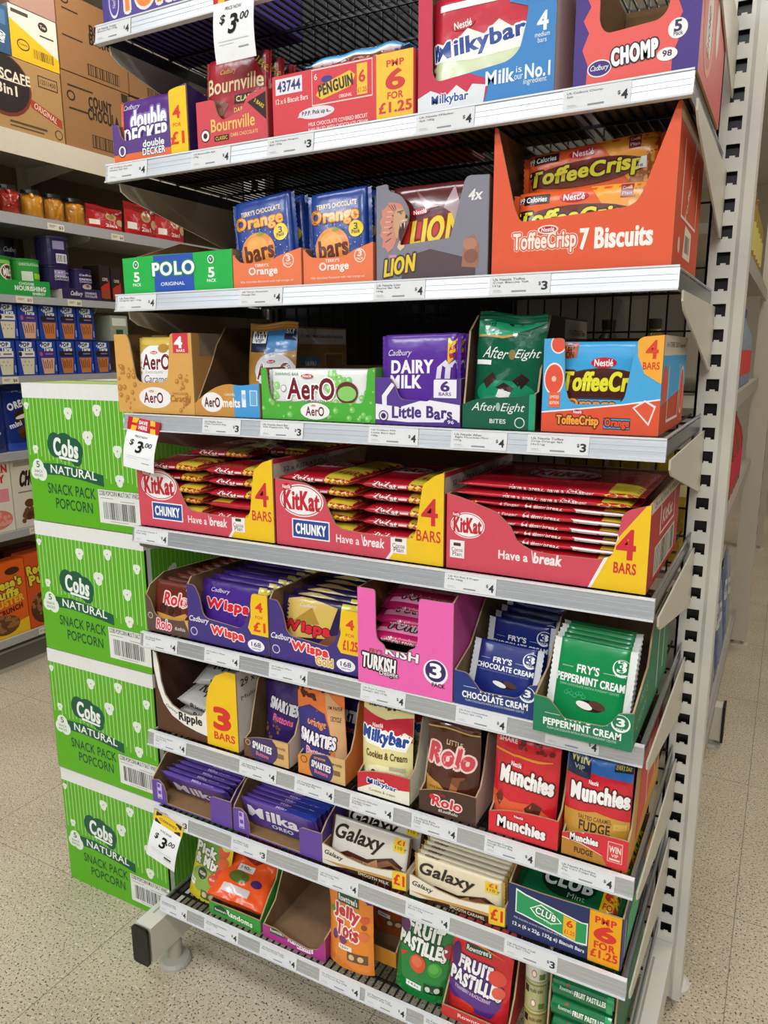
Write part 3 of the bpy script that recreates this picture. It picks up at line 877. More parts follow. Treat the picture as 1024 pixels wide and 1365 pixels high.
LIONH = [lp_('cf8a7a', (.30, .0), (.18, .12), (.10, .1), (.12, .28), (.02, .35), (.08, .5), (0, .62), (.1, .72), (.08, .85), (.22, .9), (.35, 1.0), (.55, .98), (.75, .95), (.85, .85), (.7, .75), (.55, .45), (.6, .25), (.5, .1)),
   [lp_('7c4c44', (.2+.06*i, .2+.13*i), (.22+.06*i, .23+.13*i), (.42+.02*i, .3+.11*i), (.40+.02*i, .27+.11*i)) for i in range(5)], [lp_('e2ab98', (.12+.04*i, .4+.1*i), (.13+.04*i, .43+.1*i), (.36+.03*i, .42+.1*i), (.35+.03*i, .40+.1*i)) for i in range(5)], [lp_('7c4c44', (.3+.1*i, .95-.0*i), (.33+.1*i, .95), (.5+.06*i, .82), (.48+.06*i, .82)) for i in range(3)],
   lp_('c9a27c', (.62, .88), (.85, .84), (.92, .74), (1.0, .68), (.98, .6), (.86, .58), (.74, .55), (.68, .42), (.66, .25), (.58, .3), (.5, .55), (.52, .75)), lp_('4c2c30', (.74, .55), (.92, .57), (.93, .45), (.86, .28), (.8, .2), (.7, .25), (.69, .4)),
   lp_('eee8e4', (.86, .575), (.905, .575), (.885, .44)), lp_('eee8e4', (.75, .55), (.78, .55), (.765, .46)), lp_('eee8e4', (.78, .2), (.83, .22), (.815, .34)), lp_('d8bca4', (.62, .1), (.7, .22), (.8, .2), (.88, .27), (.92, .2), (.86, .08), (.72, .02)), lp_('3a2426', (.92, .74), (1.0, .69), (.98, .64), (.9, .66)), lp_('3a2426', (.7, .78), (.82, .77), (.76, .735)), lp_('f0d8a0', (.75, .765), (.79, .765), (.77, .75)), lp_('7c5a44', (.62, .8), (.84, .82), (.86, .8), (.64, .775)), lp_('e8d8c8', (.72, .6), (.95, .61), (.86, .63))]
t = tray('slate grey cut-out tray with roaring lion head and yellow LION lettering', 3, .497, .164, lp, .22, .08,
  [P('5a4a50', (.24, .0), (.9, .0), (.9, .16), (.5, .3), (.24, .22)), LIONH,
   T('e8c840', 'LION', .22, .15, .28, .17, b=3, sh=.25, rot=8, ol=[('4a3c34', 4)]), R('c890a8', .12, .235, .19, .265), T('ebe9e8', '4x', .89, .80, .11, .1, b=2, sh=.2), P('a07060', (.78, .1), (.92, .08), (.93, .3), (.88, .42), (.8, .36)), E('b88068', .85, .32, .06, .06), E('8a5848', .86, .2, .06, .07)],
  col='83828e', side='5c5058', r=.008)
lg = [P('c8342c', (0, 0), (1, 0), (1, .5), (.6, .56), (0, .64)), T('f0d43a', 'LION', .53, .5, .50, .26, b=3, sh=.25, rot=7, ol=[('8a2418', 3)]), NES(.36, .70, .18, .07, 6), P('b49aa0', (.6, .72), (.7, .95), (.78, .7), (.76, .5), (.72, .55), (.68, .66)), P('8a5a5c', (.3, .95), (.42, .72), (.56, .74), (.42, .82))]  # the pale pinkish grey polygon is glare painted on the wrapper
p = flowpack('chocolate_multipack', 'maroon and red wafer bar pack showing in the slate grey lion tray', 'chocolate multipack', .145, .122, .024, '5c2026', lg, fin_=.006, **st(.506, .030, 3, 3, .003), seed=15, mat='gloss')
row(p, 2, .0005, .03, -.001, behind('maroon and red wafer bar pack in the slate grey lion tray'))
t = tray('big orange carton with V cut front marked 7 Biscuits', 3, .667, .221, [(0, .176), (.004, .176), (.029, .078), (.036, .064), (.042, .062), (.168, .069), (.178, .074), (.185, .086), (.217, .177), (.221, .177)], .24, .177,
  [T('f6e6de', 'ToffeeCrisp', .31, .20, .36, .14, b=2, ol=[('f6e6de', 4), ('dc5a34', 3)]), E('f6e6de', .33, .285, .06, .03), NES(.33, .285, .1, .045), T('fbeee8', '7 Biscuits', .705, .205, .38, .13, b=3)],
  col='e05a36', side='d04a26', sgfx=[R('b89a74', .0, .9, 1, 1), R('ecd8c8', .2, .34, .225, .84), R('ecd8c8', .2, .34, .8, .36), R('ecd8c8', .78, .34, .8, .8), T('ecd8c8', 'ToffeeCrisp', .5, .62, .5, .1, rot=60, b=1), P('e8d8c8', (.36, .1), (.66, .1), (.66, .3), (.4, .32)), BAR('2a2020', .42, .14, .6, .26, 8, 3), E('d8c8b8', .2, .16, .04)], sgh=.177, r=.006, inner='7a5436')
tg = [P('f2a23c', (.55, 1), (1, 1), (1, .2), (.8, .3)), P('a8622c', (.74, .35), (.97, .9), (1, .9), (1, .5), (.86, .25)), dots('c88848', .88, .6, .08, .2, 16, 4, .014), E('6a2a1a', .47, .60, .40, .17), T('eee640', 'ToffeeCrisp', .46, .60, .78, .25, b=3, ol=[('3a1610', 3)], sh=.1, wave=.03), NES(.45, .87, .2, .13),
      R('2c2024', .04, .82, .28, .94), T('f2f0f0', '99 Calories', .16, .88, .2, .07, b=1), R('8a2c38', .76, .8, .84, .97), T('f0e0e0', 'Cocoa', .8, .92, .06, .04), T('f0e0e0', 'Plan', .8, .85, .06, .04), T('3a1a14', 'BISCUITS WITH TOFFEE', .9, .9, .1, .03)]
p = flowpack('biscuit_multipack', 'orange biscuit pack in the lower front row of the V cut carton', 'biscuit multipack', .182, .098, .026, 'e6602c', tg, fin_=.008, **st(.684, .029, 3, 8, .004), seed=21)
p2 = dup(p, (.6885, .064, TOP[3]+.058), rot=(PI/2-math.radians(12), math.radians(-4), 0), label='orange biscuit pack standing higher behind with white weight sticker, V cut carton')
q = MB(); q.box(.118, .16, .052, .066, .0128, .0134, M('f2f2f4', 'paper')); q.gfx([T('4a4a52', '129.5g', .5, .7, .6, .3), T('4a4a52', '7 x 18.5g', .5, .28, .8, .3)], lambda u, v, d: (.118+u, .052+v, .0134+d), .042, .014, 'paper'); q.build('weight_sticker', p2)
for i in range(2):
    dup(p, (.684, .060, TOP[3]+.0168+.0262*i), rot=(0, 0, 0), label='orange biscuit pack lying flat behind the lower front one in the V cut carton, %s' % ['below', 'above'][i])
# ---- fourth shelf
def aero(cx, cy, w, h, b=2): return [T('7a2430', 'AerO', cx, cy, w, h, b=b, ol=[('ffffff', 3)]), NES(cx-w*.08, cy+h*.62, w*.26, h*.22)]
def bub(c, c2, area, n, sd, r0):
    rr = random.Random(sd)
    o = []
    for i in range(n):
        u, v = rr.uniform(area[0], area[2]), rr.uniform(area[1], area[3])
        k = r0*rr.uniform(.35, 1)
        o += [E(c, u, v, k, n=12), E(c2, u-k*.25, v+k*.3, k*.4, n=8)]
    return o
t = tray('golden bubble box with four bars corner and window showing a white and gold pack', 4, -.027, .176, [(0, .134), (.03, .134), (.036, .12), (.045, .06), (.055, .052), (.112, .053), (.12, .062), (.128, .12), (.13, .134), (.176, .134)], .09, .134,
  [bub('b87c38', 'd8a45c', (.03, .05, .25, .62), 22, 5, .035), bub('b87c38', 'd8a45c', (.78, .05, .96, .5), 16, 6, .03), E('f0ecea', .5, .2, .21, .135), aero(.48, .2, .25, .13), T('a86c30', 'CHOCOLATE', .83, .26, .2, .03), T('a86c30', 'Caramel', .83, .2, .25, .08, sh=.2), R('d23a4a', .77, .76, .96, 1), T('ffffff', '4', .84, .89, .09, .13, b=3), T('ffffff', 'BARS', .865, .79, .1, .03, b=1)],
  col='d9a458', side='b8884c', sgfx=[R('8a7a68', .2, .72, .9, 1)], r=.006)
ag = [E('f2f0f4', .5, .58, .44, .32), R('d8b84c', 0, .88, 1, 1), aero(.5, .66, .62, .2), T('9a8a8a', 'CHOCOLATE', .45, .52, .4, .03), T('6a4a3c', 'Caramel', .5, .43, .56, .1, sh=.2), E('b88a30', .66, .84, .12, .06), R('c8283f', .80, .70, .98, .86), T('ffffff', '4', .89, .78, .09, .12, b=2), E('7a4a28', .85, .08, .2, .08)]
p = flowpack('chocolate_multipack', 'white and gold bubble chocolate pack inside the golden box', 'chocolate multipack', .1, .126, .024, 'c9a84a', ag, fin_=.006, **st(.008, .029, 4, 3, .004), seed=25)
row(p, 2, .0, .03, 0, behind('white and gold bubble chocolate pack inside the golden box'))
t = tray('low tray with gold oval front and sky blue end holding one bubble melts pouch', 4, .150, .134, [(0, .02), (.02, .034), (.045, .047), (.07, .053), (.095, .05), (.134, .054)], .27, .145,
  [E('c98f45', .35, .4, .42, .62), R('4a9ad8', .62, 0, 1, 1), E('f0ecea', .28, .42, .17, .3), T('5a2430', 'AerO', .28, .42, .24, .28, b=2), T('f6eee0', 'melts', .58, .42, .26, .26, b=2), T('f6eee0', 'CARAMEL', .56, .66, .16, .08), R('eaf2f8', .74, .3, .80, .8), T('4a9ad8', 'WIN', .77, .6, .05, .16, b=1), R('eaf2f8', .86, .35, .97, .8), R('6ab0e0', .87, .37, .96, .78)],
  col='c98f45', side='a07848', left=[(.27, .145), (.085, .145), (.06, .115), (.045, .085), (.01, .03), (0, .02)], right=[(.27, .145), (.1, .145), (.075, .10), (.055, .065), (.02, .054), (0, .054)], inner='5c4430',
  sgfx=[R('cfcac2', .42, .80, .99, .98), T('4a4440', '9 x AERO Melts Caramel Bag Pouch Bags', .70, .89, .5, .05, b=1), R('5a86a4', .44, .3, .66, .66), T('dfe8f0', 'WIN', .55, .55, .12, .1, b=1), E('d8dde0', .55, .38, .08, .06), R('b8a888', .72, .4, .95, .7), R('8a6a44', .73, .42, .94, .68)], sgh=.145, r=.01)
vg = [R('4a90d0', .35, .84, 1, 1), R('1d2a4c', .05, .68, .42, .99), R('f4f6f8', .08, .78, .39, .96), T('1d2a4c', 'WIN', .235, .89, .26, .1, b=2), T('1d2a4c', 'VIP', .235, .81, .18, .04, b=1), P('4a90d0', (.42, .62), (1, .7), (1, 1), (.42, 1)), R('1d2a4c', .76, .8, .98, .96), T('f0f0f0', 'SKY', .87, .9, .16, .06, b=1),
      E('f1eef2', .62, .46, .42, .2, rot=-12), aero(.6, .46, .66, .17), E('8a5a2c', .3, .12, .25, .09)]
pouch('gold, white and blue bubble melts pouch with WIN panel in the low oval tray', (.212, .075, TOP[4]+.0035), .096, .148, .03, 'c08c44', vg, rot=(math.radians(-4), 0, 0), seed=3)
t = tray('leaf green bubble tray with wide white chocolate bar', 4, .289, .204, [(0, .079), (.010, .079), (.014, .04), (.02, .028), (.182, .028), (.188, .04), (.192, .079), (.204, .08)], .2, .08,
  [bub('7ac860', 'b0e098', (.0, .05, 1, .95), 60, 9, .026), E('f2f0ee', .49, .18, .13, .16), aero(.49, .18, .16, .17)], col='4fae3c', r=.005)
pg = [bub('8ad070', 'c8ecb0', (.6, .1, .98, .95), 40, 12, .04), bub('9ad880', 'd0f0b8', (.02, .1, .12, .8), 14, 13, .03), aero(.44, .60, .44, .42), E('6a3a30', .78, .54, .1, .22), E('8fcf74', .78, .52, .085, .15), T('5a3a34', 'DELIGHTFUL', .5, .35, .24, .05), T('6a8a6a', 'SHARING BAR', .2, .9, .24, .06), E('9a9a9a', .17, .6, .03), E('eceeee', .17, .6, .024)]
p = flowpack('chocolate_bar', 'wide white and green bubble bar at the front of the leaf green tray', 'chocolate bar', .19, .074, .014, 'e8ebe8', pg, fin_=.006, **st(.295, .021, 4, 2, .0035), seed=27)
row(p, 4, .0, .022, 0, behind('wide white and green bubble bar in the leaf green tray'))
t = tray('purple little bars tray with white wavy band and 6 bars badge', 4, .494, .132, [(0, .066), (.026, .066), (.034, .048), (.04, .036), (.084, .034), (.09, .04), (.092, .066), (.132, .066)], .2, .07,
  [P('eeeaf4', (0, .1), (.4, .06), (1, .1), (1, .46), (.6, .56), (.3, .38), (0, .44)), T('4a2f80', 'Little Bars', .56, .28, .7, .24, b=3, wave=.06), R('eeeaf4', .7, .6, .96, .98), T('4a2f80', '6', .83, .84, .09, .2, b=3), T('4a2f80', 'BARS', .83, .68, .14, .07, b=1), E('4a2f80', .9, .1, .08, .07), T('eeeaf4', '96', .9, .1, .07, .07, b=1), P('eeeaf4', (.08, .62), (.2, .9), (.24, .85), (.14, .6), (.14, .2), (.09, .2)), E('3a2c4c', .1, .18, .06), E('e2dcec', .1, .18, .048), E('3a2c4c', .1, .18, .03)], col='553a90', side='40286c', r=.006)
dg_ = [T('e8e0f4', 'Cadbury', .26, .78, .3, .09, sh=.3), T('f6f2fa', 'DAIRY', .42, .63, .52, .14, b=3), T('f6f2fa', 'MILK', .34, .46, .38, .14, b=3), P('e3dcf0', (.7, .3), (.74, .62), (.84, .7), (.9, .62), (.86, .6), (.8, .64), (.76, .3)), P('e3dcf0', (.82, .36), (.84, .62), (.94, .7), (.96, .6), (.9, .62), (.88, .36)), P('7a4a34', (.72, .12), (.92, .3), (.98, .24), (.8, .08)), R('f0c23a', .86, .66, 1, .94), T('c8342c', '6', .93, .8, .1, .2, b=2), T('eeeaf4', 'Little Bars', .5, .12, .8, .12, b=2)]
p = flowpack('chocolate_multipack', 'purple milk chocolate pack at the front of the little bars tray', 'chocolate multipack', .124, .124, .018, '5b2f9c', dg_, fin_=.006, **st(.4965, .026, 4, 3, .003, -1), seed=31)
row(p, 6, .0018, .025, .0, behind('purple milk chocolate pack in the little bars tray'))
t = tray('dark green low tray with silver script lettering', 4, .630, .102, [(0, .032), (.02, .04), (.05, .042), (.08, .044), (.102, .048)], .26, .15,
  [T('dfe8e2', 'After Eight', .5, .58, .72, .3, sh=.35), T('dfe8e2', 'BITES', .5, .22, .22, .12, b=1), E('dfe8e2', .8, .2, .07), E('0f5a44', .8, .2, .058), R('1f9a70', .92, 0, 1, 1), E('9ab8a8', .5, .62, .03, .12)], col='0f5a44', side='1d1f1e', inner='4a3a2e',
  left=[(.26, .15), (.05, .152), (.02, .13), (.008, .06), (0, .032)], right=[(.26, .15), (.06, .15), (.03, .1), (.015, .05), (0, .048)], sgfx=[R('d9d6ce', .5, .72, 1, .98), T('3a3a38', 'x 107g AFTER EIGHT Bites', .75, .85, .4, .07, b=1), R('3f8f6c', .55, .2, .72, .4), R('dcdcd4', .76, .22, .9, .42)], sgh=.15, r=.01)
eg = [P('19a070', (0, .8), (.4, .8), (.7, .86), (1, .92), (1, 1), (0, 1)), P('c8a050', (.02, .78), (.4, .78), (.6, .82), (.6, .84), (.4, .80), (.02, .80)), E('3a2426', .56, .93, .12, .04), E('3a2426', .86, .95, .1, .03), T('0e3026', 'LOVE TO', .17, .93, .24, .03, b=2), T('0e3026', 'SHARE', .17, .89, .2, .03, b=2), T('e8efe8', 'After', .32, .65, .36, .1, sh=.4), T('e8efe8', 'Eight', .78, .65, .34, .1, sh=.4), E('8a7a48', .56, .65, .05, .045), R('eef0ee', .02, .54, .26, .58),
      P('3a2420', (.15, .40), (.3, .48), (.36, .42), (.22, .33)), P('2a1a18', (.6, .42), (.72, .49), (.84, .44), (.74, .35)), P('e8e6e0', (.38, .27), (.56, .25), (.6, .32), (.42, .35)), P('3a2420', (.36, .35), (.48, .40), (.64, .36), (.6, .32), (.42, .34)), R('f2f2f0', .2, .10, .48, .18), T('3a3a38', '107g', .34, .14, .2, .05, b=1), R('c8d4c8', .55, .06, .92, .14), R('c83a3a', .66, .07, .74, .13), E('15885e', .5, .3, .44, .12)]
eg = [eg[-1]]+eg[:-1]
pouch('glossy dark green mint pouch standing tall in the dark green tray', (.6345, .034, TOP[4]+.0035), .095, .152, .036, '0d5a40', eg, rot=(math.radians(-3), math.radians(3), 0), seed=7, mat='shine')
t = tray('sky blue and orange tray with grapefruit slices and four bars corner', 4, .741, .146, [(0, .118), (.026, .119), (.029, .06), (.034, .042), (.041, .036), (.098, .038), (.104, .046), (.112, .1), (.114, .112), (.12, .119), (.146, .121)], .22, .121,
  [P('dc5334', (0, 0), (1, 0), (1, .36), (.7, .3), (.3, .24), (0, .2)), P('f0ecec', (0, .2), (.3, .24), (.7, .3), (1, .36), (1, .375), (.7, .315), (.3, .255), (0, .215)), E('f3e6e0', .1, .56, .09, .17), E('e0563c', .1, .56, .08, .15), E('f0c0a8', .1, .56, .02, .03), E('f3e6e0', .13, .92, .07, .1), E('e0563c', .13, .92, .06, .085), P('f3e6e0', (.78, .28), (.88, .36), (.97, .3), (.92, .1)), P('e0563c', (.80, .275), (.88, .34), (.955, .285), (.915, .13)),
   P('f2a93a', (.79, 1), (.8, .8), (.86, .62), (1, .52), (1, 1)), T('d8452c', '4', .91, .86, .09, .17, b=2), T('d8452c', 'BARS', .91, .70, .13, .07, b=2), T('f0a03a', 'ToffeeCrisp', .32, .12, .36, .12, b=3, ol=[('5a2a1c', 4)]), NES(.32, .22, .1, .05), R('2f2a30', .545, .05, .77, .17), R('48aee0', .55, .06, .765, .16), T('e8502c', 'Orange', .66, .11, .2, .1, b=3, ol=[('3a2a2c', 4)]), R('e8643c', .06, .26, .16, .42), T('f8e8e0', 'LIMITED', .11, .37, .08, .03, b=1), T('f8e8e0', 'EDITION', .11, .31, .08, .03, b=1)],
  col='48a6dc', side='c4482a', sgfx=[R('d2c8b8', 0, .8, 1, 1), T('4a4038', '14 x TOFFEE CRISP Orange 4pk', .5, .9, .8, .07), P('48a6dc', (0, .3), (1, .45), (1, .8), (0, .8)), R('ecd8c8', .25, .1, .27, .7), R('ecd8c8', .25, .1, .72, .13), R('ecd8c8', .70, .1, .72, .7), E('e0563c', .12, .5, .1, .2), E('f0d8c8', .85, .4, .09, .28), E('d8502c', .85, .4, .075, .24)], r=.006)
org = [E('4a2018', .5, .5, .44, .2), P('a8502c', (.0, .78), (.24, .82), (.26, 1), (0, 1)), T('3a1a14', 'LIMITED', .11, .93, .2, .07, b=1), T('3a1a14', 'EDITION', .11, .85, .2, .07, b=1), T('e6e13a', 'ToffeeCrisp', .52, .52, .80, .27, b=3, ol=[('4a2018', 3)], sh=.1), NES(.5, .76, .24, .12), R('2c3c54', .1, .21, .7, .37), R('48aee0', .12, .23, .68, .35), T('f2a04a', 'Orange', .4, .29, .46, .13, b=3, ol=[('6a2a1c', 3)]), E('cfe04a', .95, .85, .1, .14), E('e8883a', .85, .1, .18, .16)]
p = flowpack('biscuit_multipack', 'sky blue orange-flavour biscuit pack at the front of the grapefruit tray', 'biscuit multipack', .132, .112, .024, '3fa2dc', org, fin_=.007, **st(.749, .028, 4, 3, .003), seed=33)
row(p, 3, .0, .030, 0, behind('sky blue orange-flavour biscuit pack in the grapefruit tray'))
# ---- fifth shelf: wafer bars
def kk(cx, cy, w, h): return [E('f6f0f0', cx, cy, w/2, h/2, n=30), E('c8303c', cx, cy, w*.475, h*.465, n=30), E('f4eeee', cx, cy, w*.455, h*.435, n=30), T('c42434', 'KitKat', cx, cy-.0, w*.8, h*.56, b=3), NES(cx-w*.34, cy+h*.4, w*.26, h*.2)]
red = 'd04c5c'
for nm, x0, W in [('left', .005, .299), ('middle', .309, .295)]:
    cg = [P('f0c422', (.80, 1), (.84, .45), (.70, 0), (1, 0), (1, 1)), P('f6eef0', (.68, 0), (.70, 0), (.845, .46), (.838, .5), (.82, .4)), P('f0c422', (.845, .3), (1, .3), (1, .98), (.87, .9)), T('cf3038', '4', .925, .57, .085, .28, b=1), T('cf3038', 'BARS', .92, .31, .13, .12, b=1), kk(.17, .55, .28, .38), R('f4f0f2', .105, .105, .345, .335), R('2c4a94', .112, .12, .338, .32), T('f6f6fa', 'CHUNKY', .225, .22, .19, .12, b=3),
          T('f8e8ea', 'Have a', .455, .16, .14, .09, b=1), T('f8e8ea', 'break', .612, .165, .12, .1, b=2, sh=.1), P('f8e8ea', (.548, .12), (.552, .12), (.542, .24), (.538, .24)), R('f2eaea', .71, .08, .80, .27), R('4a3a34', .735, .21, .775, .245), T('4a3a34', 'Cocoa', .755, .165, .07, .05), T('4a3a34', 'Plan', .755, .12, .055, .05)]
    tp = [(0, .108), (.055, .105), (.075, .098), (.092, .085), (.102, .062), (.112, .044), (.125, .037), (.19, .034), (.245, .036), (.252, .05), (.258, .095), (.262, .118), (.28, .132), (W, .138)]
    t = tray('%s red and yellow chunky wafer bar tray of stacked packs' % nm, 5, x0, W, tp, .30, .13, cg, col=red, side='c02c3c', r=.004, inner='a08462',
             sgfx=[R('cfc6b8', 0, .82, 1, 1), T('3a3432', '32 x KITKAT CHUNKY 4 x 40g', .5, .9, .8, .08)])
    fg = [R('d8c23c', .62, 0, .985, 1), T('c42c34', '4 BARS', .8, .5, .26, .5, b=2), T('f6eaec', 'KitKat', .34, .5, .28, .5, b=2), R('e8d0d4', .5, .42, .6, .58)]
    tgk = [R('d8c23c', .62, 0, .985, 1), T('c42c34', '4 BARS', .8, .2, .26, .12, b=2), kk(.34, .5, .5, .3)]
    proto = None
    for colm in range(2):
        for r_ in range(6 if nm == 'left' else 6):
            xx = x0+.008+colm*.142
            lb = 'red chunky wafer bar pack in the %s tray, %s column, %s from the bottom' % (nm, ['left', 'right'][colm], ORD[r_])
            loc = (xx+.003*math.sin(r_*2.3+colm), .016+.004*math.cos(r_*3.1+colm), TOP[5]+.0132+.0196*r_)
            if proto is None:
                proto = flowpack('chocolate_multipack', lb, 'chocolate multipack', .140, .19, .019, 'b01828', tgk, fg, fin_=.009, n=3, seed=41+x0*10, loc=loc, seal='8f1420')
            else:
                o = dup(proto, loc, label=lb)
                if colm == 1 and r_ == 2 and nm == 'left':
                    o.rotation_euler = (0, 0, PI); o.location = (xx+.139, .016+.19, loc[2])
    if nm == 'left':
        dup(proto, (x0+.075, .06, TOP[5]+.0132+.0196*6+.001), rot=(0, 0, math.radians(2)), label='red chunky wafer bar pack lying across the top of the left tray')
        dup(proto, (x0+.155, .13, TOP[5]+.0132+.0196*6+.002), rot=(0, 0, math.radians(-3)), label='red chunky wafer bar pack at the back on top of the left tray')
kg = [P('f0c422', (.75, 0), (1, 0), (1, 1), (.985, 1), (.86, .6)), P('f6eef0', (.735, 0), (.75, 0), (.865, .6), (.86, .66)), kk(.115, .56, .185, .32), R('f2eaea', .02, .14, .10, .36), R('4a3a34', .04, .29, .08, .33), T('4a3a34', 'Cocoa', .06, .245, .06, .05), T('4a3a34', 'Plan', .06, .19, .05, .05), T('f8e8ea', 'Have a', .36, .25, .15, .1, b=2), T('f8e8ea', 'break', .535, .26, .135, .12, b=3, sh=.1), P('f8e8ea', (.462, .2), (.466, .2), (.456, .36), (.452, .36)),
      T('cf3038', '4', .9, .54, .08, .32, b=2), T('cf3038', 'BARS', .9, .27, .1, .12, b=2)]
t = tray('right red and yellow four finger wafer tray with long flat packs', 5, .609, .277, [(0, .109), (.02, .105), (.05, .096), (.075, .088), (.095, .07), (.105, .05), (.125, .04), (.15, .038), (.215, .039), (.232, .046), (.238, .07), (.242, .1), (.25, .108), (.277, .117)], .28, .12, kg, col=red, side='b82c30',
         sgfx=[R('cfc6b8', 0, .86, 1, 1), T('3a3432', '24 x KITKAT 4 FINGER', .5, .93, .8, .07), R('e0c8c0', .3, .5, .33, .85), R('e0c8c0', .3, .5, .8, .53), R('e0c8c0', .78, .5, .8, .85), T('e0c8c0', 'KitKat', .55, .68, .34, .16, b=2), R('d8d2c8', .18, .08, .85, .42), BAR('3a3432', .2, .1, .83, .4, 18, 4)], r=.004, inner='a08462')
f4 = [R('f2e8ea', .66, .22, .985, .7), R('9a8a8c', .68, .42, .96, .5), T('f6eaec', '4 Finger', .3, .5, .12, .4), T('f6eaec', '#mybreak', .52, .5, .16, .5, b=1), E('f0d8dc', .41, .5, .018, .35), R('d8c23c', .0, .15, .11, .9), T('c42c34', '4 BARS', .055, .5, .08, .5, b=1)]
f4t = [kk(.5, .5, .4, .4), R('d8c23c', .82, .0, .98, .3)]
p = flowpack('chocolate_multipack', 'long red four finger pack at the bottom of the stack in the right wafer tray', 'chocolate multipack', .245, .2, .0125, 'b81a2a', f4t, f4, fin_=.008, n=3, seed=51, loc=(.623, .016, TOP[5]+.0098), seal='8f1420')
for i in range(1, 8):
    dup(p, (.623+.002*math.sin(i*2.1), .016+.003*math.cos(i*1.7), TOP[5]+.0098+.0128*i), label='long red four finger pack in the right wafer tray, %s from the bottom' % ORD[i])
g4 = [R('d8c23c', .80, .1, .985, .95), T('c42c34', '4 BARS', .89, .5, .13, .6, b=2), T('f6eaec', 'Have a break, have a KitKat', .5, .5, .4, .5, b=1), T('f6eaec', '4 Finger', .7, .5, .1, .4)]
p2 = flowpack('chocolate_multipack', 'long red four finger pack second from the top of the right wafer tray', 'chocolate multipack', .255, .2, .0125, 'b81a2a', f4t, g4, fin_=.008, n=3, seed=53, loc=(.614, .012, TOP[5]+.0098+.0128*8), seal='8f1420')
dup(p2, (.622, .014, TOP[5]+.0098+.0128*9), label='long red four finger pack lying on top of the right wafer tray')
# ---- sixth shelf
t = tray('low brown toffee tray at the left of the shelf below the red wafer trays', 6, .003, .102, [(0, .071), (.012, .06), (.02, .035), (.03, .028), (.08, .03), (.102, .034)], .3, .085,
  [T('e8304a', 'Rolo', .42, .24, .34, .26, b=2, sh=.15, ol=[('f4e4e6', 4)]), T('e8dcd4', '#LastRolo', .8, .2, .24, .1, b=1), E('d8cec6', .1, .42, .06), E('6a5348', .1, .42, .048), P('d8a850', (.9, .5), (1, .5), (1, .2))], col='5f4a40', side='4c382e',
  left=[(.3, .085), (.05, .1), (.012, .085), (0, .071)], r=.008)
rg = [T('d8303f', 'Rolo', .62, .66, .56, .24, b=3, sh=.15, ol=[('f6e6e2', 4)]), P('d8a24a', (0, .1), (1, .2), (1, .46), (.6, .3), (0, .36)), T('5a2a1c', 'You bet. It is enough', .5, .22, .5, .07), E('3a1410', .3, .45, .08, .1), E('3a1410', .5, .42, .08, .1), E('4a1c14', .68, .44, .08, .1), R('f0f0f0', .66, .02, .9, .12), R('d8c23c', .86, .86, 1, 1)]
p = flowpack('chocolate_multipack', 'brown toffee pack at the front of the low brown tray', 'chocolate multipack', .094, .092, .017, '6a2a1e', rg, fin_=.006, **st(.007, .024, 6, 8, .003), seed=61)
row(p, 10, .0012, .0245, -.0008, behind('brown toffee pack in the low brown tray'))
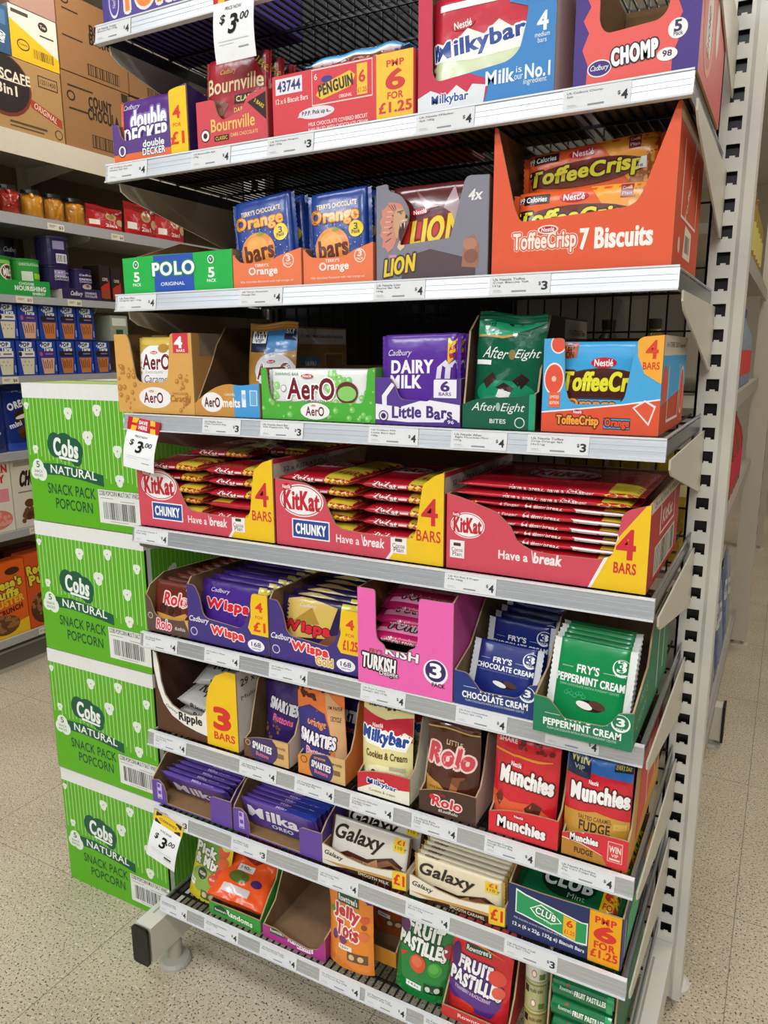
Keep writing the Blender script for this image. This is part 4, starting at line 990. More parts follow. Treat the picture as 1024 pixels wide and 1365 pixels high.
for nm, x0, W, gold in [('left', .106, .178, False), ('right', .287, .176, True)]:
    tp = [(0, .104), (.018, .104), (.028, .085), (.034, .055), (.042, .046), (.115, .040), (.128, .05), (.140, .075), (.146, .108), (W, .108)]
    els = [R('f2c420', .80, .32, 1, 1), P('f2c420', (.76, .42), (.80, .32), (.80, .62)), T('e0402c', '4', .9, .79, .08, .15, b=2), T('e0402c', 'FOR', .9, .62, .09, .05, b=1), T('e0402c', '£1.25' if gold else '£1', .9, .46, .15 if gold else .13, .15, b=3), T('f2eef6', 'Cadbury', .14, .37, .25, .12, b=1, sh=.3), E('d8d2e0', .07, .16, .045), E('4a3888', .07, .16, .036),
           T('e8383f', 'Wispa', .5 if not gold else .46, .23 if not gold else .26, .40, .17, b=4, wave=.02, ol=[('fbe8e4', 4)], rot=-2), E('f2f0f4', .85, .14, .1, .1), T('3a3350', '168', .85, .155, .11, .075, b=1), T('3a3350', 'calories', .85, .09, .1, .03)]
    if gold: els += [T('d8b048', 'Gold', .62, .12, .18, .13, b=3, ol=[('f6ead0', 4)])]
    t = tray('%s indigo bubbly bar tray with yellow 4 for %s corner' % (nm, '£1.25' if gold else '£1'), 6, x0, W, tp, .32, .1, els, col='44357e', side='34286a', r=.006, left=[(.32, .105), (.012, .115), (0, .104)], right=[(.32, .105), (.01, .108), (0, .108)])
    if not gold:
        wg = [R('e3d22c', .80, 0, 1, 1), bub('452585', '5a38a0', (.1, .05, .78, .95), 30, 15, .035), T('e8dff2', 'Cadbury', .3, .82, .25, .09, sh=.3), T('d8283c', 'Wispa', .42, .58, .58, .2, b=4, wave=.02, ol=[('f6dce0', 3)]), P('7a3a2c', (.66, .42), (.8, .64), (.8, .34)), T('e0402c', '4', .9, .6, .08, .2, b=2)]
        p = flowpack('chocolate_multipack', 'violet bubbly bar pack at the front of the left indigo tray', 'chocolate multipack', .164, .108, .02, '4a2a8c', wg, fin_=.009, **st(x0+.006, .028, 6, 12, .003), seed=63)
        row(p, 9, .0008, .0275, 0, behind('violet bubbly bar pack in the left indigo tray'))
    else:
        wg = [R('e3d22c', .74, 0, .93, 1), P('d8b860', (0, .3), (.6, .4), (.7, .9), (.3, 1), (0, .9)), P('b08a3c', (.1, .5), (.5, .6), (.4, .85)), T('e8dff2', 'Cadbury', .35, .86, .2, .07, sh=.3), T('d8283c', 'Wispa', .34, .5, .58, .2, b=4, wave=.02, ol=[('4a1c20', 3)]), T('e0402c', '4', .83, .55, .08, .2, b=2), P('7a4a3c', (.5, .3), (.74, .3), (.74, .5), (.6, .44))]
        p = flowpack('chocolate_multipack', 'gold and violet bubbly bar pack at the front of the right indigo tray', 'chocolate multipack', .164, .106, .02, '2c1c4c', wg, fin_=.009, **st(x0+.006, .028, 6, 10, .003), seed=65)
        row(p, 9, .0006, .0275, 0, behind('gold and violet bubbly bar pack in the right indigo tray'))
t = tray('hot pink window tray with Turkish lettering and three pack badge', 6, .467, .160, [(0, .155), (.031, .155), (.0315, .09), (.034, .075), (.046, .068), (.048, .062), (.085, .062), (.088, .068), (.1, .074), (.103, .085), (.105, .152), (.138, .152), (.16, .153)], .3, .14,
  [T('f4f0f2', 'TURKISH', .23, .24, .36, .15, b=3, rot=-4, ol=[('1c1418', 4)]), T('f4f0f2', 'Delight', .34, .14, .2, .06, b=1, ol=[('1c1418', 4)]), T('8a5a1c', "FRY'S", .2, .36, .14, .05, b=2), T('f4f0f2', 'KISH', .48, .385, .34, .09, b=3, ol=[('1c1418', 3)], rot=-5), E('c8862c', .5, .455, .03), E('f4f0f4', .83, .27, .125), E('3a2a6c', .83, .28, .105), T('ffffff', '3', .83, .285, .1, .14, b=3), T('2a1c2c', 'PACK', .86, .14, .13, .04, b=2)],
  col='ee66b4', side='c84a94', r=.006, y0=-.003, inner='6a4a38', left=[(.3, .15), (0, .155)], right=[(.3, .16), (.02, .16), (0, .153)])
tkf = [T('e8d8dc', 'artificial colours.com', .5, .5, .6, .5, b=1), R('e890b4', .0, .88, 1, .95)]
tkt = [T('b49ca4', 'TURKISH', .52, .40, .66, .42, b=2, ol=[('3a0c20', 2)])]
p = flowpack('chocolate_multipack', 'cerise pack at the bottom of the pile in the pink window tray', 'chocolate multipack', .146, .11, .022, 'b41c5c', tkt, tkf, fin_=.008, n=2.6, loc=(.474, .006, TOP[6]+.075), rot=(math.radians(6), 0, 0), seed=71)
for i in range(1, 4):
    dup(p, (.474+.002*math.sin(i*3), .014+.022*i, TOP[6]+.075+.0195*i-.004*i), rot=(math.radians(16), 0, math.radians(2*math.sin(i*2))), label='cerise pack in the pink window tray, %s from the bottom' % ORD[i])
for nm, x0, W, y0, c1, c2, txt in [('chocolate', .629, .126, -.002, '24387e', '1c2a78', 'CHOCOLATE CREAM'), ('peppermint', .757, .131, -.027, '1f7a56', '118a4a', 'PEPPERMINT CREAM')]:
    word = 'dark blue' if nm == 'chocolate' else 'emerald green'
    tp = [(0, .052), (.02, .051), (.034, .036), (.042, .026), (.095, .027), (.104, .036), (.112, .05), (W, .054)]
    els = [T('eef2f0', "FRY'S", .46, .56, .26, .19, b=2), T('eef2f0', txt, .5, .33, .78, .18, b=3), T('cfdcd6', 'PLAIN CHOCOLATE WITH A SMOOTH FONDANT CENTRE', .5, .17, .7, .06), R('cfdcd6', .12, .55, .28, .565), R('cfdcd6', .64, .55, .76, .565), E('eef2f0', .88, .68, .095), E(c1, .88, .70, .08), T('eef2f0', '3', .88, .71, .07, .2, b=3), T('eef2f0', 'PACK', .885, .53, .09, .06, b=1)]
    t = tray('%s low tray of %s cream packs with three pack badge' % (word, nm), 6, x0, W, tp, .30, .13 if nm == 'peppermint' else .12, els, col=c1, side=c1, y0=y0, r=.005,
             left=[(.3, .13), (.12, .125), (.06, .07), (.0, .052)], right=[(.3, .14), (.15, .14), (.12, .12), (.1, .08), (.06, .07), (0, .054)] if nm == 'peppermint' else [(.3, .12), (.14, .11), (.06, .06), (0, .054)], inner='8a7358',
             sgfx=[T('9ac4ac', 'CREAM', .2, .22, .24, .1, rot=8), T('9ac4ac', "FRY'S", .25, .4, .2, .12), R('cfdcd6', .62, .1, .64, .9), R('cfdcd6', .8, .2, .82, .95)] if nm == 'peppermint' else ())
    gp = [T('f2f6f4', "FRY'S", .46, .69, .26, .09, b=2), T('f2f6f4', txt, .5, .565, .80, .085, b=3), T('a8d8bc' if nm == 'peppermint' else '8a9ad0', 'DARK CHOCOLATE WITH A FONDANT CENTRE', .5, .49, .7, .025), R('b8d8c8', .15, .69, .28, .696), R('b8d8c8', .64, .69, .78, .696), E('f2f6f4', .84, .78, .105), E(c2, .84, .79, .09), T('f2f6f4', '3', .84, .80, .09, .12, b=3), T('f2f6f4', 'PACK', .84, .70, .12, .035, b=1),
          E('2a1a16', .54, .30, .16, .06), E('f4f2ee', .47, .295, .1, .04, rot=-12), E('5a3a30', .62, .32, .1, .045, rot=-12)]
    for a in range(7 if nm == 'peppermint' else 0):
        gp.append(E('3fb07a', .24+.035*a, .40+.02*math.sin(a*1.7), .03, .024)); gp.append(E(c2, .24+.035*a, .403+.02*math.sin(a*1.7), .022, .017))
    p = flowpack('chocolate_multipack', '%s cream pack at the front of the %s tray' % (nm, word), 'chocolate multipack', W-.018, .122 if nm == 'peppermint' else .087, .013, c2, gp, fin_=.010, **st(x0+.007, y0+.026 if nm == 'peppermint' else y0+.03, 6, 14 if nm == 'peppermint' else 20, .0035 if nm == 'peppermint' else .004, 2), seed=81+len(nm), seal='e8ebe8' if nm == 'peppermint' else 'd4d9e0')
    if nm == 'peppermint':
        row(p, 5, -.0012, .0165, .0004, behind('%s cream pack in the %s tray' % (nm, word)))
    else:
        for i in range(4):
            dup(p, (x0+.012+.002*i, y0+.092+.022*i, TOP[6]+.020+.003*i), rot=(PI/2-math.radians(9), math.radians(2), 0), label='dark blue cream pack standing taller behind in the blue tray, %s from the front' % ORD[i])
# ---- seventh shelf
rp = [(0, .160), (.008, .156), (.013, .13), (.016, .10), (.024, .075), (.04, .058), (.06, .05), (.085, .047), (.112, .052), (.122, .064), (.126, .09), (.133, .115), (.150, .140), (.175, .152), (.196, .152)]
t = tray('brown and white ripple box with swooping cut and yellow 3 bars corner', 7, .012, .196, rp, .26, .15,
  [P('ece8e2', (0, 1), (0, .80), (.04, .54), (.1, .36), (.2, .23), (.35, .15), (.5, .11), (.63, .09), (.63, 1)), R('f2c41e', .63, 0, 1, .955), P('f2c41e', (.63, .3), (.63, .62), (.66, .74), (.63, .4)), T('d8382c', '3', .82, .36, .17, .25, b=4), T('d8382c', 'BARS', .84, .14, .24, .09, b=2), T('2c201c', 'Galaxy', .20, .31, .16, .05, sh=.3, rot=-22), T('1e1614', 'Ripple', .43, .235, .28, .13, b=3)],
  col='5a3824', side='d8d2c8', r=0, inner='5c4232', sgfx=[T('2a2624', '29 x (3 x 33g)', .3, .85, .5, .12, b=1), T('4a4440', 'Multipacks', .22, .66, .34, .07)], left=[(.26, .16), (0, .16)], right=[(.26, .16), (0, .152)])
gpk = [T('3a322e', 'Ripple', .5, .45, .5, .4, b=2), R('d8c24a', .84, 0, 1, 1)]
p = flowpack('chocolate_multipack', 'silvery ripple pack lying in the brown and white box', 'chocolate multipack', .13, .09, .02, 'b8b4b0', gpk, [T('3a322e', 'Ripple', .5, .5, .4, .6, b=1)], fin_=.008, mat='film', loc=(.045, .03, TOP[7]+.060), rot=(math.radians(14), math.radians(3), math.radians(-6)), seed=91)
dup(p, (.06, .06, TOP[7]+.084), rot=(math.radians(8), math.radians(-8), math.radians(14)), label='silvery ripple pack tilted on top in the brown and white box')
dup(p, (.042, .035, TOP[7]+.034), rot=(math.radians(4), 0, 0), label='silvery ripple pack lowest in the brown and white box')
dup(p, (.05, .13, TOP[7]+.06), rot=(math.radians(6), 0, math.radians(3)), label='silvery ripple pack at the back of the brown and white box')
def lowtray(label, x0, W, els, col, side, y0=.008, shelf=7, inner='6a5138', tall=.15, D=.27, hl=.033, hr=.047, sg=None, dark='40332a', edge='cfcabd'):
    return tray(label, shelf, x0, W, [(0, hl), (W*.12, hl+.004), (W*.3, hl+.009), (W*.6, hr-.001), (W*.85, hr), (W, hr)], D, tall, els, col=col, side=side, y0=y0, r=.006, inner=inner,
                left=[(D, tall), (.07, tall), (.045, tall*.85), (.028, tall*.5), (.018, hl+.006), (0, hl)], right=[(D, tall), (.075, tall), (.05, tall*.85), (.034, tall*.5), (.022, hr+.006), (0, hr)], sgfx=sg)
lowtray('low brown and tan tray of dark purple button pouches', .222, .097, [R('d8b070', .66, 0, 1, 1), E('4a3a6a', .45, .5, .32, .6), T('f2eef4', 'SMARTIES', .42, .55, .42, .28, b=3, rot=-6, ol=[('3a2a5a', 4)]), T('f07a98', 'Buttons', .42, .25, .28, .16, b=1, rot=-6), E('c8a888', .1, .62, .06), E('6a4a38', .1, .62, .045), T('5a4a2a', "I'M PAPER", .83, .72, .22, .1, b=1), R('8a6a3a', .76, .3, .9, .5)], '6a4632', 'd8d2c6')
sg1 = [E('4a2a1c', .5, .95, .6, .14), dots('6a3a28', .5, .95, .35, .05, 14, 5, .05), E('3a2466', .55, .5, .46, .28), T('f4f0f6', 'SMARTIES', .55, .52, .7, .13, b=4, rot=-10, ol=[('241a48', 4)]), T('f06a8c', 'Buttons', .55, .36, .5, .08, b=2, rot=-8), dots('8a5a3a', .3, .2, .2, .12, 12, 8, .05)]
pouch('dark purple chocolate button pouch leaning back in the low brown and tan tray', (.232, .06, TOP[7]+.0035), .084, .148, .034, '33245c', sg1, rot=(math.radians(-7), math.radians(-3), 0), seed=12)
lowtray('low orange and tan tray of the orange button pouch', .339, .094, [R('d8b478', .66, 0, 1, 1), E('3a3a70', .5, .45, .26, .62), T('f2eef4', 'SMARTIES', .5, .5, .4, .26, b=3, rot=-6, ol=[('2a2a5a', 4)]), T('f07a98', 'Buttons', .5, .24, .28, .15, b=1, rot=-6), T('f0a050', 'orange', .47, .76, .24, .12, b=1), E('7a5028', .13, .6, .075), E('e08a3c', .13, .6, .055), T('5a4a2a', "I'M PAPER", .83, .72, .22, .1, b=1), R('8a6a3a', .76, .3, .9, .5)], 'e08a3c', 'd87a34')
sg2 = [dots('5a2c1c', .3, .86, .3, .06, 16, 6, .055), P('d8a878', (.62, .92), (1, .7), (1, 0), (.9, 0), (.74, .4), (.7, .6)), T('3a2a1c', "I'M PAPER", .84, .72, .26, .04, b=1, rot=-8), T('3a3a30', 'RECYCLE', .84, .6, .2, .05, b=2, rot=-8), P('40387c', (0, .64), (.3, .72), (.64, .66), (.74, .4), (.72, .1), (.4, .06), (0, .12)), T('f4f0f6', 'SMARTIES', .46, .36, .74, .13, b=4, rot=-7, ol=[('241a48', 4)]), T('f4a04a', 'orange', .46, .52, .4, .08, b=2, rot=-5), T('f06a8c', 'Buttons', .46, .2, .46, .09, b=2, rot=-7, ol=[('fbe0e4', 4)]), dots('f08a3c', .4, .4, .4, .3, 14, 4, .02)]
pouch('orange and violet paper button pouch standing in the low orange tray', (.331, .03, TOP[7]+.0035), .094, .162, .032, 'ee8040', sg2, rot=(math.radians(-3), math.radians(-3), 0), seed=14, mat='paper', wr=.0022)
pouch('second violet button pouch in shade behind the orange paper pouch', (.339, .10, TOP[7]+.0035), .086, .148, .032, '33245c', sg1, rot=(math.radians(-3), 0, 0), seed=15)
lowtray('low cream and red tray of the cream cookie pouch', .457, .095, [P('c8303c', (0, .1), (0, 1), (1, 1), (1, .5), (.6, .36), (.3, .42)), P('f0ecd8', (0, .1), (.3, .44), (.6, .4), (1, .52), (1, 0), (0, 0)), T('2a4ca0', 'Milkybar', .48, .46, .56, .22, b=3, ol=[('ffffff', 4)], rot=-4), NES(.46, .66, .18, .14), T('8a6a3a', 'Cookies & cream', .48, .2, .5, .1, b=1)], 'e2dcb8', 'e6e0cc')
mk = [dots('4a2a1c', .5, .12, .34, .06, 14, 5, .05), P('c8283a', (0, .56), (.3, .62), (.7, .6), (1, .56), (1, .82), (.5, .76), (0, .84)), P('f6f4ea', (0, .6), (.1, .5), (.9, .46), (1, .62), (.86, .66), (.7, .6), (.5, .66), (.2, .6)), T('24489c', 'Milkybar', .48, .57, .9, .15, b=4, ol=[('ffffff', 4)], rot=-4), NES(.34, .70, .3, .07), T('6a4a28', 'Cookies & Cream', .52, .40, .8, .07, b=2), T('5a3a24', 'LOVE TO', .3, .95, .4, .03, b=2), T('5a3a24', 'SHARE', .3, .90, .36, .03, b=2), dots('5a3424', .6, .9, .3, .04, 10, 9, .035), E('f2ecc0', .5, .2, .4, .1), E('4a2c1c', .3, .2, .06, .04), E('4a2c1c', .68, .14, .07, .04), R('b8b090', .62, .26, .9, .3)]
pouch('pale cream cookie pouch with red band standing in the low cream tray', (.457, .028, TOP[7]+.0035), .092, .158, .036, 'e8dd9c', mk, rot=(math.radians(-4), math.radians(-2), 0), seed=16)
pouch('second cream cookie pouch in shade behind the pale cream one', (.464, .10, TOP[7]+.0035), .082, .15, .034, 'd8cc88', mk, rot=(math.radians(-3), 0, 0), seed=17)  # same print, body colour toned down to put the shade in
lowtray('low dark brown tray of the glossy brown toffee pouch', .569, .095, [T('d8303f', 'Rolo', .5, .5, .5, .34, b=3, sh=.15, ol=[('f6e6e2', 4)]), T('e8dcd4', '#LastRolo', .52, .18, .34, .12, b=1), T('d8303f', 'Little', .4, .76, .14, .1), E('d8303f', .24, .62, .05)], '4c352a', 'c8beb0')
rk = [P('c8903c', (0, .02), (.4, .06), (.5, .2), (.3, .3), (0, .34)), T('e8c8a0', 'LITTLE', .55, .74, .3, .05, b=1), T('d04050', 'Rolo', .5, .6, .82, .2, b=4, sh=.15, ol=[('f0d0cc', 4)]), T('5a2a1c', 'you bet.', .25, .24, .3, .04), P('7a4228', (.5, .2), (.72, .26), (.78, .42), (.56, .4)), P('4a2216', (.62, .18), (.9, .22), (.86, .42), (.7, .38)), P('a8622c', (.5, .22), (.64, .2), (.66, .3), (.54, .34)), T('c8a888', 'SHARE', .3, .95, .4, .04, b=2), R('c8a050', 0, .87, 1, .885)]
pouch('glossy brown toffee pouch standing in the low dark brown tray', (.572, .027, TOP[7]+.0035), .088, .152, .038, '4e2418', rk, rot=(math.radians(-4), 0, 0), seed=18, mat='shine')
mt_ = lowtray('low plain red tray of the red cookie dough pouch', .685, .105, [T('f4f2f0', 'Munchies', .48, .44, .68, .36, b=4, ol=[('7a1420', 4)], rot=-2), NES(.44, .76, .18, .14)], 'da3038', 'cf3a3a')
uk = [P('e05a34', (0, .0), (1, 0), (1, .2), (.7, .34), (.3, .3), (0, .36)), P('e8982c', (0, .76), (.3, .73), (.7, .74), (.9, .76), (.9, .77), (.6, .76), (.3, .75), (0, .78)), T('f6f2f0', 'Munchies', .53, .53, .8, .15, b=4, rot=-2, arc=.15, ol=[('5a1018', 4)]), NES(.36, .66, .22, .07), T('f6d8d4', 'LOVE TO', .18, .92, .26, .04, b=2), T('f6d8d4', 'SHARE', .2, .87, .28, .04, b=2), dots('6a2018', .6, .87, .28, .05, 12, 4, .05), P('4a1c18', (.16, .02), (.3, .16), (.5, .19), (.62, .08), (.6, 0)), P('6a2c22', (.26, .1), (.46, .15), (.56, .08), (.4, .05)), P('5a2018', (.54, .28), (.66, .36), (.8, .32), (.76, .22), (.62, .2)), P('6a2418', (.06, .3), (.14, .38), (.2, .3), (.14, .22)), E('a85a30', .44, .04, .08, .03)]
pouch('bright red cookie dough pouch standing in the low plain red tray', (.682, .027, TOP[7]+.0035), .098, .162, .038, 'd21f2e', uk, rot=(math.radians(-4), math.radians(1.5), 0), seed=19)
lowtray('low red and gold fudge tray with WIN panel at the right end', .796, .092, [P('b88030', (0, 0), (.7, 0), (.62, .3), (.3, .5), (0, .56)), P('d8343c', (.0, .58), (.3, .52), (.62, .32), (.7, 0), (1, 0), (1, 1), (0, 1)), P('f2dcd4', (0, .555), (.3, .5), (.62, .3), (.64, .3), (.3, .53), (0, .585)), T('f4f2f0', 'Munchies', .34, .68, .42, .22, b=4, ol=[('5a1018', 4)]), NES(.3, .9, .1, .1), T('4a2c14', 'FUDGE', .34, .26, .28, .18, b=2), R('f2c8bc', .70, .2, .92, .86), R('d8444a', .71, .22, .91, .84), T('f6e4de', 'WIN', .81, .62, .17, .2, b=2), T('f6e4de', 'VIP', .81, .42, .1, .1, b=1), R('f2d0c8', .73, .26, .89, .32)], 'd8343c', 'd0983c',
        sg=[P('d84c40', (.2, .1), (1, .4), (1, 1), (.3, 1)), R('e8dcd0', .5, .2, .52, .95), R('e8dcd0', .78, .3, .8, .95), R('e8dcd0', .52, .5, .78, .52), BAR('6a5a54', .82, .3, .96, .9, 8, 6)])
fk = [P('c8963c', (0, .02), (1, .02), (1, .38), (.5, .44), (0, .38)), P('2f6ab8', (0, .74), (.4, .78), (1, .74), (1, 1), (0, 1)), R('1c2a4c', .02, .72, .38, .98), T('d8d06a', 'WIN', .2, .88, .28, .08, b=2), T('b8b8a0', 'VIP', .2, .80, .16, .04, b=1), R('1c1c2c', .72, .82, .99, .98), T('d8c850', 'SKY GAMES', .86, .92, .22, .035, b=1), T('d8c850', 'EVERY DAY', .86, .86, .22, .035, b=1), T('f6f2f0', 'Munchies', .54, .58, .86, .14, b=4, arc=.15, ol=[('5a1018', 4)]), NES(.44, .7, .2, .06), T('5a3a1c', 'SALTED CARAMEL', .5, .37, .5, .04, b=1), T('3a2414', 'FUDGE', .5, .29, .46, .09, b=2), T('3a2414', 'FLAVOUR', .5, .21, .26, .025), P('4a2418', (.36, .04), (.38, .14), (.52, .19), (.7, .13), (.7, .03)), E('c89040', .54, .08, .09, .03), E('5a3018', .28, .12, .09, .05), R('f0f0f0', .72, .09, .95, .17), T('3a3a3a', '97g', .83, .13, .16, .05, b=1), R('d8b050', .78, .3, .96, .36)]
pouch('red and gold fudge pouch with blue WIN top in the low fudge tray', (.793, .027, TOP[7]+.0035), .092, .160, .036, 'cf2434', fk, rot=(math.radians(-3), 0, 0), seed=21)
# ---- eighth shelf
for nm, x0, W in [('left', -.016, .198), ('right', .187, .195)]:
    t = tray('%s lilac chocolate bar tray with rounded corner posts' % nm, 8, x0, W, [(0, .046), (.018, .05), (.03, .042), (.036, .025), (.037, .003), (.148, .003), (.1485, .05), (.155, .054), (.185, .055), (W, .055)], .27, .05,
             [R('c8b8e4', .07, .18, .13, .8), R('6a4aa8', .08, .2, .12, .24), R('6a4aa8', .08, .36, .12, .5), R('6a4aa8', .075, .62, .11, .76)], col='66489e', side='513a88', r=0, left=[(.27, .05), (.12, .083), (.04, .083), (0, .05)], right=[(.27, .05), (.12, .083), (.05, .083), (.02, .07), (0, .056)])
    mgx = [T('f2eef8', 'Milka', .46, .45, .62, .42, b=3, sh=.12), E('4a2c8c', .9, .2, .12, .2), E('7a4a34', .82, .16, .1, .13), E('f2eef2', .93, .14, .05, .08)] if nm == 'left' else [P('2c3f9c', (.3, 0), (1, 0), (1, .45), (.7, .3)), T('f2eef8', 'Milka', .42, .62, .66, .4, b=3, sh=.12), T('dfe6fa', 'OREO', .52, .25, .28, .14, b=3, ol=[('1c2a6c', 4)]), E('7a4a34', .82, .22, .1, .13), E('f2eef2', .93, .3, .05, .12)]
    ft = [T('c8b8e8', 'Milka', .55, .5, .14, .55, b=1), T('c8b8e8', 'alpine milk', .72, .5, .16, .4)]+([P('2a3c98', (.55, 0), (1, 0), (1, 1), (.7, 1))] if nm == 'right' else [])
    p = flowpack('chocolate_bar', 'lilac chocolate bar at the front of the %s lilac tray' % nm, 'chocolate bar', W-.03, .066, .011, '5c429a', mgx, (), fin_=.006, kxp=14, n=5, **st(x0+.011, .058 if nm == 'left' else .042, 8, -30 if nm == 'left' else -17, .005), seed=95+len(nm), wr=.0003)
    # printed spine on the upper long edge
    m = MB()
    m.gfx(ft, lambda u, v, d: (u, .066+d, .004-v), W-.03, .009, 'film', base=.0005)
    m.build('spine_print', p)
    row(p, 8, .001, .0148 if nm == 'left' else .0132, .0, behind('lilac chocolate bar in the %s lilac tray' % nm))
for nm, x0, W, cb, els in [('grey', .383, .163, 'e6e0d2', 'SMOOTH MILK'), ('cream', .552, .163, 'efe6cf', 'SMOOTH CARAMEL')]:
    t = tray('low curved cream and brown tray of %s chocolate bars with £1 corner' % nm, 8, x0, W, [(0, .038), (.02, .034), (.05, .026), (.085, .023), (.115, .027), (.14, .033), (W, .036)], .24, .04,
             [P('3a2018', (.1, 0), (1, 0), (1, .36), (.7, .3), (.4, .24)), P('c89a50', (.0, .22), (.3, .28), (.6, .4), (1, .52), (1, .36), (.7, .3), (.4, .2), (.2, .12)), T('2c1c14', 'Galaxy', .14, .58, .22, .3, b=1, sh=.3, rot=-6), P('f0c828', (.84, .0), (1, .1), (1, .98), (.84, .9)), T('d8382c', '£1', .92, .52, .11, .5, b=3), T('e8d8b8', els, .62, .14, .36, .14, b=1)], col=cb, side=cb, r=0)
    ggx = [P('4a2a1c', (0, .1), (.25, .34), (.5, .3), (.8, .5), (1, .3), (1, 0), (0, 0)), P('8a5a3c', (.3, .24), (.55, .22), (.75, .42), (.95, .3), (.8, .1), (.5, .06)), P('b8885c', (.5, .2), (.62, .36), (.66, .1), (.58, .06)), P('3a1e14', (.66, .2), (.8, .34), (.92, .24), (.8, .1)), T('231814', 'Galaxy', .37, .66, .6, .42, b=2, sh=.3, rot=-1), T('c8a888', els, .4, .2, .3, .05, b=1), R('f0c828', .80, .66, .97, .94), T('3a5a3a', '110 g', .885, .74, .13, .09, b=1), T('d8382c', '£1', .88, .87, .08, .09, b=2), R('e8e4dc', .08, .14, .14, .3)]
    p = flowpack('chocolate_bar', 'pale %s chocolate bar at the front of the low curved tray, %s' % (nm, 'leaning back' if nm == 'grey' else 'one of ten'), 'chocolate bar', W-.008, .078 if nm == 'grey' else .070, .0112, 'd9d3c8' if nm == 'grey' else 'ecdfc0', ggx, (), fin_=.005, kxp=16, n=6, **st(x0+.004, .022 if nm == 'grey' else .024, 8, 16 if nm == 'grey' else -3, .003 if nm == 'grey' else .004), seed=97, wr=.0003, seal='c09a48' if nm == 'cream' else '4a2e1e', mat='film')
    if nm == 'cream':
        m = MB()
        m.gfx([T('3a2a20', 'Galaxy', .2, .5, .16, .7, b=1, sh=.3), R('cfc6b4', .4, .3, .9, .5)], lambda u, v, d: (u, .070+d, .004-v), W-.008, .009, 'film', base=.0005)
        m.build('spine_print', p)
        row(p, 10, 0.0, .0122, .0, behind('pale cream chocolate bar in the low curved tray'))
    else:
        row(p, 2, .0, .05, .0, behind('pale grey chocolate bar in the low curved tray'))
clg = [P('f0f4f0', (.07, .44), (.07, .92), (.16, .86), (.66, .68), (.71, .7), (.71, .26), (.62, .24), (.14, .42)), P('2c9a5c', (.08, .46), (.08, .88), (.16, .83), (.65, .66), (.70, .67), (.70, .29), (.62, .27), (.14, .45)), P('f2f6f2', (.2, .62), (.3, .76), (.42, .66), (.49, .52), (.4, .44), (.26, .5)), P('2c9a5c', (.215, .62), (.3, .735), (.415, .64), (.475, .52), (.395, .46), (.265, .52)), T('f2f6f2', 'CLUB', .345, .6, .18, .13, b=3, rot=-10, ol=[('1c6a3c', 4)]), T('d8f0dc', 'Mint', .37, .46, .07, .06, rot=-8), P('f0b828', (.50, .7), (.61, .66), (.61, .28), (.50, .33)), T('d8382c', '6', .556, .57, .05, .13, b=2), T('d8382c', '£1.25', .556, .4, .09, .08, b=1),
       T('e6e8f0', '12 x (6 x 22g, 132g e) Biscuit Bars', .37, .16, .64, .09, b=2, rot=-3), T('c8cce0', 'Milk chocolate covered crunchy biscuit with a mint flavoured cream', .37, .29, .62, .06, rot=-4), R('f0a818', .72, 0, .985, 1), T('d8382c', 'PMP', .855, .84, .17, .12, b=3), T('d8382c', '6', .855, .60, .16, .27, b=4), T('d8382c', 'FOR', .855, .36, .17, .13, b=3), T('d8382c', '£1.25', .855, .19, .22, .15, b=3)]
t = tray('navy open biscuit box with yellow PMP 6 for £1.25 end', 8, .719, .170, [(0, .084), (.05, .083), (.12, .085), (.170, .086)], .27, .09, clg, col='2a3260', side='2f3f78', r=0, left=[(.27, .09), (.05, .1), (0, .084)], right=[(.27, .1), (.08, .095), (0, .086)], sgfx=[P('4ab074', (.1, .1), (.5, .1), (.6, .8), (.15, .7)), P('e8b020', (.6, .2), (.96, .3), (.96, .9), (.68, .9)), R('cfd4e0', .06, .1, .08, .8)])
cgx = [T('8aa898', '6', .18, .6, .05, .12, b=2), E('0c2a1c', .48, .34, .26, .26), T('c8d0cc', 'CLUB', .48, .34, .44, .22, b=3, ol=[('0a1c14', 3)]), T('8aa898', 'Mint', .58, .14, .16, .08), R('e0b418', .80, 0, .98, 1), T('c83024', '6', .89, .34, .12, .2, b=3), T('c83024', 'FOR', .89, .15, .13, .09, b=2), T('a8b8b0', "McVitie's", .44, .55, .2, .08, b=1)]
p = flowpack('biscuit_multipack', 'dark green mint biscuit pack lying on top in the navy box', 'biscuit multipack', .160, .12, .024, '0f5a34', cgx, (), fin_=.008, loc=(.723, .016, TOP[8]+.066), rot=(math.radians(6), 0, 0), seed=99)
for i in range(2):
    dup(p, (.723, .018, TOP[8]+.0165+.0245*i), rot=(0, 0, 0), label='dark green mint biscuit pack lower in the navy box, %s from the bottom' % ORD[i])
for i in range(3):
    dup(p, (.723, .142, TOP[8]+.0165+.0245*i), rot=(0, 0, 0), label='dark green mint biscuit pack at the back of the navy box, %s from the bottom' % ORD[i])
